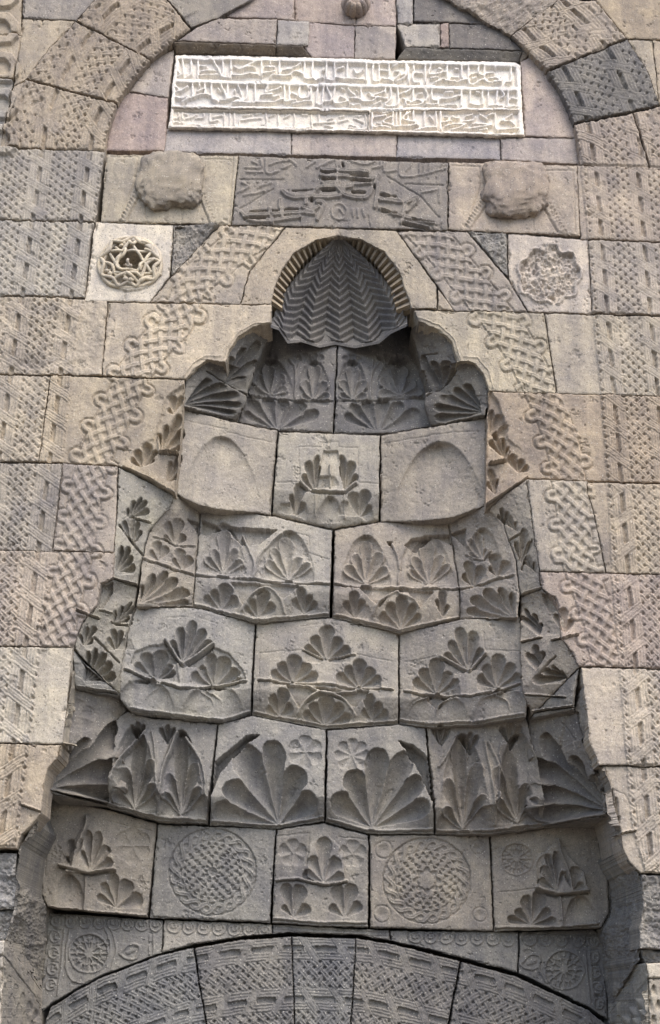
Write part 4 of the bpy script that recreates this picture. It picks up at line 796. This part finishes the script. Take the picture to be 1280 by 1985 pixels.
S(kr, [(772, 450), (906, 450)], [(882, 602), (1021, 604)], L=[(772, 450), (840, 540), (882, 602)], R=[(906, 450), (986, 545), (1021, 604)], tint=(160,148,138))
S(kr, [(909, 449), (981, 454)], [(982, 532), (984, 534)], L=[(909, 449), (945, 490), (982, 532)], tint=(150,148,144), rough=.008, mat=RUB)
S(kr, [(850, 562), (854, 566)], [(850, 598), (880, 601)], R=[(854, 566), (868, 585), (880, 601)], tint=TAN)
S(kr, [(803, 602), (1054, 607)], [(948, 757), (1078, 763)], L=[(803, 602), (812, 622), (850, 638), (876, 662), (887, 699), (897, 695), (920, 703), (938, 724), (948, 757)], tint=(184,168,138))
S(kr, [(948, 759), (1200, 767), (XR, 776)], [(943, 984), (1022, 927), (1140, 932), (XR, 942)], L=[(948, 759), (946, 820), (943, 900), (943, 984)], d=(0, 0, .06, 0), tint=(180,158,134))
S(kr, [(1022, 930), (1138, 934)], [(1047, 1106), (1173, 1110)], R=[(1138, 934), (1138, 955), (1148, 985), (1160, 1040), (1173, 1110)], tint=(172,160,144))

# ---- shell hood
hd = thing('shell_hood', 'ribbed shell half dome with zigzag flutes crowning the niche', 'half dome', 657, 600)
OUTL = [(657, 456), (612, 465), (570, 490), (545, 523), (531, 560), (525, 590)]; OUTR = [(657, 456), (702, 464), (746, 488), (776, 528), (791, 575), (797, 598)]
S(hd, [(555, 441), (657, 443)], [(467, 590), (525, 591)], L=[(555, 441), (485, 526), (467, 590)], R=[(657, 443)]+OUTL, gap=(1, 0, 1, 1), jit=0, tint=(176,160,136), name='surround_stone')
S(hd, [(657, 443), (768, 447)], [(797, 599), (847, 598)], R=[(768, 447), (846, 556), (847, 598)], L=[(657, 443)]+OUTR, gap=(0, 1, 1, 1), jit=0, tint=(176,160,136), name='surround_stone')
INL = [(655, 468), (630, 482), (605, 494), (577, 524), (555, 562), (546, 604)]; INR = [(660, 468), (690, 483), (721, 504), (749, 543), (763, 580), (771, 607)]
def ribs(o, i_, n):
    oo = resample(smooth(o, 6), n*2+1); ii = resample(smooth(i_, 6), n*2+1)
    for k in range(1, n):
        a0, a1 = 2*k, 2*k+1.45
        f = lambda q, x: q[int(x)]*(1-(x-int(x)))+q[min(int(x)+1, len(q)-1)]*(x-int(x))
        c = [f(oo, a0), f(oo, a1), f(ii, a1), f(ii, a0)]; cc = np.array([c[0], (c[0]+c[1])/2, c[1], c[2], (c[2]+c[3])/2, c[3]])
        dd = np.array([.024, .008, .024, .09, .07, .09])
        fr = P(cc[:, 0], cc[:, 1], dd); bk = P(cc[:, 0], cc[:, 1], dd); bk[:, 1] += .08
        V = np.concatenate([fr, bk]); Fc = [(0, 1, 4, 5), (1, 2, 3, 4)]+[(a, (a+1) % 6, (a+1) % 6+6, a+6) for a in range(6)]
        Fc = np.array(Fc); link('rib', V, Fc.ravel(), np.full(len(Fc), 4), 0, hd, STONE, (170,156,136))
    # bed behind the ribs
    nn = 40; oo = resample(smooth(o, 6), nn); ii = resample(smooth(i_, 6), nn); V = []; 
    V = np.concatenate([P(oo[:, 0], oo[:, 1], np.full(nn, .03)), P(ii[:, 0], ii[:, 1], np.full(nn, .10))]); k = np.arange(nn-1)
    q = np.stack([k, k+1, nn+k+1, nn+k], -1); link('rib_bed', V, q.ravel(), np.full(len(q), 4), 0, hd, STONE, (150,138,122))
ribs(OUTL, INL, 17); ribs(OUTR, INR, 17)
def conch():
    rim = [(525, 633), (541, 638), (558, 664), (584, 661), (620, 672), (650, 666), (688, 673), (735, 664), (758, 645), (790, 630)]
    nu, nv = 420, 300; rp = resample(rim, nu); th = np.linspace(0, 1, nu); s = np.linspace(0, 1, nv)
    TH, SS = np.meshgrid(th, s)
    sm = resample([(527, 632), (560, 655), (620, 668), (690, 668), (750, 655), (788, 628)], nu)
    bx = rp[:, 0]*.0+sm[:, 0]; by = rp[:, 1]
    g = (1-SS**1.75)**.97; px = 657+(bx[None]-657)*g; py = (by[None]*(1-SS)**1.0+sm[:, 1][None]*0)+457*SS
    py = by[None]+(457-by[None])*SS
    rd = .04+.29*np.sin(math.pi*np.clip(th, 0, 1))**.75
    D = rd[None]*(1-SS**1.5)+.03*SS
    fold = np.abs(((TH*4.9+.55) % 1)-.5)*2                       # vertical flutes
    row = SS*15.5+fold*2.3*(1-.3*SS); st = np.abs((row % 1)-.5)*2; st = np.clip(st*1.6-.3, 0, 1)
    h = (.075*(1-SS)**.7*(fold-.5)+.017*(1-.55*SS)*(st-.5))*np.clip((1-SS)*12, 0, 1)
    pos = P(px.ravel(), py.ravel(), D.ravel()); pos[:, 1] -= h.ravel()
    rr_ = P(rp[:, 0], rp[:, 1]-3, rd-.022); lip = P(rp[:, 0], rp[:, 1]+2, rd-.018); lip2 = lip.copy(); lip2[:, 1] += .05; lip2[:, 2] += .10; pos[:nu] = rr_; pos[nu:2*nu] = P(rp[:, 0], rp[:, 1]-5, rd-.012)
    V = np.concatenate([pos, lip, lip2]); idx = np.arange(nu*nv).reshape(nv, nu)
    q = np.stack([idx[:-1, :-1], idx[:-1, 1:], idx[1:, 1:], idx[1:, :-1]], -1).reshape(-1, 4); k = np.arange(nu-1); n0 = nu*nv
    e1 = np.stack([n0+k, n0+k+1, k+1, k], -1); e2 = np.stack([n0+nu+k, n0+nu+k+1, n0+k+1, n0+k], -1)
    fl = np.concatenate([q, e1, e2]); link('fluted_shell', V, fl.ravel(), np.full(len(fl), 4), len(q), hd, STONE, (122,119,117))  # dark grey holds both soot and the shading of the hollow
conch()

# ---- muqarnas tiers
G = 'muqarnas tiers of the niche'
t1 = thing('muqarnas_tier', 'dark sooty muqarnas tier of leaf fans directly under the shell', 'carved tier', 650, 838, .36, G)
S(t1, [(522, 620), (654, 640)], [(462, 818), (540, 832), (645, 838)], L=[(522, 620), (488, 700), (470, 765), (462, 818)], d=(.40, .318, .32, .345), tint=(122,122,126), step=1.5)  # dark tints of this tier hold soot and the shade under the hood
S(t1, [(658, 640), (792, 612)], [(649, 839), (760, 839), (836, 826)], R=[(792, 612), (815, 700), (830, 765), (836, 826)], d=(.318, .46, .345, .34), tint=(120,120,124), step=1.5)
S(t1, [(514, 628), (527, 644)], [(357, 788), (459, 816)], L=[(514, 628), (490, 635), (464, 654), (447, 680), (438, 704), (430, 699), (402, 700), (380, 716), (361, 737), (357, 788)], R=[(527, 644), (498, 695), (470, 762), (459, 816)], d=(.04, .2, .04, .28), tint=(134,128,120), step=1.5)
S(t1, [(797, 640), (812, 628)], [(837, 826), (940, 804)], L=[(797, 640), (816, 692), (832, 762), (837, 826)], R=[(812, 628), (850, 641), (875, 664), (886, 702), (897, 698), (919, 706), (936, 726), (947, 757), (940, 804)], d=(.2, .04, .28, .04), tint=(134,124,112), step=1.5)
t2 = thing('muqarnas_tier', 'tan muqarnas tier with two plain blind arches beside a small bracket', 'carved tier', 640, 1010, .4, G)
S(t2, [(356, 793), (460, 821), (537, 835)], [(341, 956), (385, 978), (430, 987), (470, 990), (524, 997)], L=[(356, 793), (352, 850), (346, 900), (341, 956)], lean=0, d=(.10, .32, .12, .37), tint=(178,158,132))
S(t2, [(541, 838), (736, 845)], [(529, 998), (645, 1025), (734, 1009)], d=(.32, .32, .395, .395), tint=(178,162,136))
S(t2, [(740, 845), (840, 828), (942, 812)], [(739, 1011), (840, 1007), (880, 1001), (942, 978)], lean=0, d=(.32, .10, .37, .12), tint=(170,150,128))
t3 = thing('muqarnas_tier', 'muqarnas tier with a fillet between two rows of fans, split by a wide black joint', 'carved tier', 643, 1200, .45, G)
S(t3, [(390, 985), (430, 991), (470, 994), (525, 1001), (644, 1029)], [(375, 1176), (495, 1206), (638, 1196)], L=[(390, 985), (381, 1110), (375, 1176)], d=(.33, .40, .38, .485), tint=(168,157,140))
S(t3, [(650, 1029), (735, 1013), (868, 1009)], [(645, 1197), (776, 1226), (893, 1199)], R=[(868, 1009), (886, 1120), (893, 1199)], d=(.40, .33, .485, .38), tint=(166,152,136))
S(t3, [(340, 960), (388, 984)], [(266, 1174), (373, 1175)], L=[(340, 960), (326, 988), (290, 1030), (278, 1085), (266, 1174)], R=[(388, 984), (379, 1110), (373, 1175)], d=(.12, .32, .14, .36), tint=(170,157,138))
S(t3, [(871, 1009), (942, 982)], [(895, 1199), (1004, 1196)], R=[(942, 982), (975, 1015), (1000, 1090), (1006, 1150), (1004, 1196)], L=[(871, 1009), (888, 1120), (895, 1199)], d=(.32, .12, .36, .14), tint=(166,148,130))
S(t3, [(231, 907), (338, 961)], [(219, 1121), (266, 1134)], L=[(231, 907), (228, 985), (225, 1030), (222, 1073), (219, 1121)], R=[(338, 961), (325, 987), (288, 1030), (276, 1085), (266, 1134)], d=(.01, .1, .03, .13), tint=(168,156,128))
S(t3, [(944, 987), (1021, 930)], [(1009, 1152), (1049, 1142)], L=[(944, 987), (976, 1016), (1002, 1090), (1009, 1152)], R=[(1021, 930), (1030, 1000), (1045, 1108), (1049, 1142)], d=(.12, .01, .13, .03), tint=(172,154,132))
t4 = thing('muqarnas_tier', 'muqarnas tier of three wide stones each with a projecting fan over arches', 'carved tier', 640, 1410, .55, G)
S(t4, [(262, 1178), (375, 1179), (494, 1209)], [(233, 1356), (255, 1378), (350, 1391), (435, 1400), (486, 1384)], L=[(262, 1178), (245, 1250), (235, 1295), (233, 1356)], d=(.20, .47, .27, .575), tint=(158,152,140))
S(t4, [(498, 1210), (643, 1199), (772, 1228)], [(490, 1387), (632, 1413), (771, 1403)], d=(.47, .47, .57, .57), tint=(176,163,141))
S(t4, [(775, 1229), (893, 1202), (1009, 1197)], [(774, 1404), (832, 1410), (920, 1405), (1020, 1389)], R=[(1009, 1197), (1015, 1280), (1024, 1340), (1020, 1389)], d=(.47, .20, .575, .27), tint=(168,150,130))
S(t4, [(219, 1124), (266, 1137)], [(142, 1257), (233, 1345)], L=[(219, 1124), (196, 1134), (189, 1174), (161, 1205), (142, 1257)], R=[(266, 1137), (260, 1178), (243, 1250), (233, 1345)], d=(.02, .16, .02, .24), tint=(168,158,136))
S(t4, [(1010, 1154), (1050, 1144)], [(1032, 1385), (1122, 1293)], L=[(1010, 1154), (1012, 1198), (1018, 1280), (1032, 1385)], R=[(1050, 1144), (1075, 1162), (1085, 1192), (1087, 1237), (1108, 1264), (1122, 1293)], d=(.16, .02, .26, .02), tint=(164,148,130))
S(t4, [(142, 1258), (166, 1288), (232, 1346)], [(147, 1334), (229, 1350)], d=(.03, .24, .1, .26), tint=(146,142,132))
S(t4, [(1034, 1386), (1086, 1332), (1122, 1296)], [(1034, 1392), (1112, 1376)], d=(.26, .03, .27, .08), tint=(150,136,120))
t5 = thing('muqarnas_tier', 'muqarnas tier of the largest, deeply cut scallop fans with two small flowers', 'carved tier', 632, 1610, .68, G)
S(t5, [(146, 1338), (230, 1353), (246, 1378)], [(88, 1536), (207, 1561)], L=[(146, 1338), (130, 1440), (117, 1468), (93, 1492), (88, 1536)], R=[(246, 1378), (224, 1398), (222, 1470), (207, 1561)], d=(.14, .38, .17, .58), tint=(140,136,130))
S(t5, [(248, 1380), (300, 1395), (350, 1395), (421, 1405)], [(209, 1562), (310, 1591), (402, 1596)], L=[(248, 1380), (226, 1398), (224, 1470), (209, 1562)], R=[(421, 1405), (412, 1500), (402, 1596)], d=(.36, .54, .56, .69), tint=(144,141,136))
S(t5, [(424, 1406), (487, 1389), (632, 1416)], [(408, 1598), (540, 1606), (628, 1592)], d=(.54, .56, .69, .70), tint=(150,146,139))
S(t5, [(636, 1417), (772, 1406), (824, 1412)], [(632, 1593), (715, 1616), (841, 1616)], d=(.56, .54, .70, .69), tint=(156,147,136))
S(t5, [(828, 1412), (925, 1406), (1019, 1391)], [(845, 1617), (950, 1617), (1054, 1603)], R=[(1019, 1391), (1038, 1480), (1054, 1603)], d=(.54, .36, .69, .56), tint=(148,140,130))
S(t5, [(1021, 1391), (1113, 1378)], [(1058, 1603), (1174, 1583)], L=[(1021, 1391), (1042, 1480), (1058, 1603)], R=[(1113, 1378), (1130, 1440), (1150, 1480), (1172, 1540), (1174, 1583)], d=(.38, .12, .58, .15), tint=(146,132,116))
S(t5, [(143, 1300), (146, 1336)], [(120, 1441), (128, 1445)], d=(.0, .14, .0, .14), tint=(176,160,128)); S(t5, [(1114, 1377), (1134, 1320)], [(1148, 1478), (1158, 1474)], d=(.12, .0, .12, .0), tint=(150,138,124))
S(t5, [(1152, 1482), (1171, 1486)], [(1177, 1585), (1208, 1645)], R=[(1171, 1486), (1183, 1522), (1189, 1560), (1202, 1600), (1208, 1645)], L=[(1152, 1482), (1173, 1535), (1177, 1585)], d=(.14, .0, .3, .02), tint=(166,152,134))
t6 = thing('muqarnas_tier', 'lowest muqarnas tier with two round interlace medallions between projecting brackets', 'carved tier', 630, 1800, .8, G)
S(t6, [(86, 1546), (207, 1570), (304, 1598)], [(92, 1757), (285, 1777)], L=[(86, 1546), (82, 1660), (80, 1730), (92, 1757)], d=(.55, .705, .69, .79), tint=(160,152,136))
S(t6, [(308, 1599), (534, 1608)], [(292, 1777), (522, 1787)], d=(.705, .705, .79, .79), tint=(146,143,138))
S(t6, [(538, 1609), (629, 1597), (714, 1621)], [(528, 1788), (622, 1794), (713, 1796)], d=(.70, .70, .785, .785), tint=(144,141,136))
S(t6, [(719, 1620), (948, 1620)], [(719, 1797), (955, 1804)], d=(.705, .705, .79, .79), tint=(160,151,137))
S(t6, [(952, 1620), (1055, 1607), (1174, 1590)], [(960, 1804), (1166, 1797)], R=[(1174, 1590), (1178, 1700), (1180, 1770), (1166, 1797)], d=(.705, .55, .79, .69), tint=(152,141,126))

# ---- frieze, door arch
fz = thing('frieze', 'narrow scrollwork frieze with corner wheel rosettes above the lower arch', 'frieze', 630, 1810, .86)
S(fz, [(95, 1771), (316, 1785)], [(78, 1962), (103, 1943), (150, 1914), (200, 1889), (313, 1847)], L=[(95, 1771), (82, 1900), (78, 1962)], d=(.83,)*4, tint=(142,137,126), step=1.5)
S(fz, [(320, 1785), (526, 1792)], [(317, 1845), (375, 1829), (470, 1815), (528, 1809)], d=(.83,)*4, tint=(150,144,132), step=1.5)
S(fz, [(529, 1793), (754, 1804)], [(531, 1809), (565, 1807), (690, 1811), (755, 1822)], d=(.83,)*4, tint=(140,136,128), step=1.5)
S(fz, [(757, 1805), (1004, 1808)], [(758, 1823), (830, 1839), (890, 1854), (1003, 1884)], d=(.83,)*4, tint=(136,130,122), step=1.5)
S(fz, [(1008, 1808), (1150, 1802), (1164, 1812)], [(1008, 1886), (1140, 1951), (1178, 1975)], R=[(1164, 1812), (1170, 1840), (1178, 1975)], d=(.83,)*4, tint=(124,120,116), step=1.5)
da = thing('door_arch', 'grey lower arch of strapwork wedge stones at the foot of the photo', 'arch', 630, 2100, .84)
A5 = dict(tint=(120,121,126), name='voussoir', d=(.815,)*4, step=1.5)
S(da, [(100, 1953), (150, 1920), (200, 1895), (310, 1853), (374, 1838)], [(30, YB), (420, YB)], R=[(374, 1838), (398, 1985), (420, YB)], **A5)
S(da, [(379, 1838), (470, 1823), (564, 1816)], [(424, YB), (576, YB)], **A5); S(da, [(567, 1816), (689, 1820)], [(579, YB), (671, YB)], **A5)
S(da, [(692, 1820), (760, 1831), (891, 1864)], [(675, YB), (838, YB)], **A5)
A5['tint'] = (116,116,120); S(da, [(896, 1866), (1003, 1895), (1138, 1958), (1180, 1990)], [(843, YB), (1190, YB)], **A5)

# ---- jambs, capitals, broken stones
jl = thing('jamb_wall', 'rough broken jamb stones at the lower left edge of the niche', 'wall', 40, 1820)
S(jl, [(67, 1593), (83, 1549)], [(12, 1822), (80, 1918)], L=[(67, 1593), (42, 1640), (32, 1700), (29, 1762), (12, 1822)], R=[(83, 1549), (80, 1660), (76, 1735), (90, 1760), (84, 1850), (80, 1918)], d=(.05, .55, .05, .84), tint=(140,136,124), rough=.006, step=.9, hs=.6)
S(jl, [(XL, 1652), (33, 1655)], [(XL, 1766), (28, 1762)], d=(.05, .08, .05, .08), tint=(152,150,146), rough=.009, mat=RUB, hs=.1); S(jl, [(XL, 1769), (27, 1766)], [(XL, 1823), (10, 1821)], d=(.1,)*4, tint=(132,130,124), rough=.01, mat=RUB, hs=.1)
jr = thing('jamb_wall', 'rough broken jamb stones at the lower right edge of the niche', 'wall', 1210, 1870)
S(jr, [(1178, 1590), (1209, 1648)], [(1180, 1958), (1238, 1862)], L=[(1178, 1590), (1182, 1770), (1168, 1800), (1176, 1880), (1180, 1958)], R=[(1209, 1648), (1224, 1675), (1240, 1697), (1245, 1770), (1238, 1862)], d=(.55, .03, .84, .08), tint=(138,132,122), rough=.006, step=.9, hs=.6)
S(jr, [(1244, 1697), (XR, 1704)], [(1239, 1838), (XR, 1848)], L=[(1244, 1697), (1248, 1765), (1241, 1800), (1239, 1838)], d=(.03,)*4, tint=(152,142,128), rough=.009, mat=RUB, hs=.3); S(jr, [(1240, 1841), (XR, 1851)], [(1254, 1866), (XR, 1873)], d=(.08,)*4, tint=(130,126,120), rough=.01, mat=RUB, hs=.1)
for y in (1905, 1945, 1985, 2025): 
    pass
def capital(sgn):
    lab = ('column capital carved with small muqarnas cells in the lower left corner', 'column capital carved with small muqarnas cells in the lower right corner')[sgn < 0]
    x = (lambda a: a) if sgn > 0 else (lambda a: 1264-a)
    dy = 0 if sgn > 0 else 44
    o = thing('carved_capital', lab, 'capital', x(20), 2100, .2, 'corner capitals')
    def q(T, B, d, **k):
        T = [(x(a), b+dy) for a, b in T]; B = [(x(a), b+dy) for a, b in B]
        if sgn < 0: T = T[::-1]; B = B[::-1]; d = (d[1], d[0], d[3], d[2])
        S(o, T, B, d=d, **k)
    for i in range(6):
        for j in range(6):
            ax = 6+i*13+(j % 2)*6; ay = 1890+ax*1.25+j*30-10; arch_hollow(x(ax), ay+dy+12, 6.5, 24, .035)
    for i in range(-8, 1):
        for j in range(7): arch_hollow(x(i*17-4+(j % 2)*8), 1888+dy+j*30, 7, 24, .03)
    q([(12, 1824), (81, 1920)], [(9, 1851), (79, 1946)], (0, .8, 0, .8), tint=(158,154,144), name='impost')
    q([(8, 1853), (79, 1948)], [(2, YB), (76, YB)], (.01, .8, .01, .8), tint=(150,147,138), name='cell_stone')
    q([(-150, 1820), (10, 1824)], [(-150, 1848), (7, 1851)], (0, 0, 0, 0), tint=(188,182,166), name='impost'); q([(-150, 1851), (6, 1853)], [(-150, YB), (0, YB)], (.01,)*4, tint=(160,155,143), name='cell_stone')
capital(1); capital(-1)

# ---- boss over the inscription
bo = thing('carved_boss', 'small round carved boss projecting from the pink stones at the top', 'boss', 690, 30, .05)
blob(bo, 'knob', 690, 9, 29, 20, .055, 5.5, (158,144,134), False, .05, 1.0, .06)
for k in range(6):
    a = k*math.pi/5+math.pi; blob(bo, 'petal', 690+15*math.cos(a), 12-13*math.sin(a)*.9, 10, 9, .075, k, (160,146,136), False, .04, 1.0, .04)

# ---- mass of the wall behind the stones, ground
def box(name, x0, x1, y0, y1, z0, z1, tint=(120,112,100)):
    V = np.array([(x, y, z) for x in (x0, x1) for y in (y0, y1) for z in (z0, z1)], float)
    Fc = np.array([(0, 1, 3, 2), (4, 6, 7, 5), (0, 4, 5, 1), (2, 3, 7, 6), (0, 2, 6, 4), (1, 5, 7, 3)])
    o = link(name, V, Fc.ravel(), np.full(6, 4), 0, None, RUB, tint); o['kind'] = 'structure'; return o
pl = P([XL]*3, [YT, 1000, YB], [0.]*3); pr = P([XR]*3, [YT, 1000, YB], [0.]*3)
xl, xr = pl[:, 0].max()-.12, pr[:, 0].min()+.12; zt, zb = float(P([640], [-85], [0.])[0, 2]), float(P([640], [2120], [.5])[0, 2])
box('wall_core', -7, 7, 1.3, 2.2, 0, zt+3); box('wall_core', -7, xl, .06, 1.29, 0, zt+3); box('wall_core', xr, 7, .06, 1.29, 0, zt+3); box('wall_core', xl+.003, xr-.003, .06, 1.29, zt, zt+3)
g = 150.; V = np.array([(-g, -g, 0), (g, -g, 0), (g, g, 0), (-g, g, 0)], float)
o = link('ground', V, np.array([0, 1, 2, 3]), np.array([4]), 0, None, RUB, (104,100,94)); o['kind'] = 'structure'
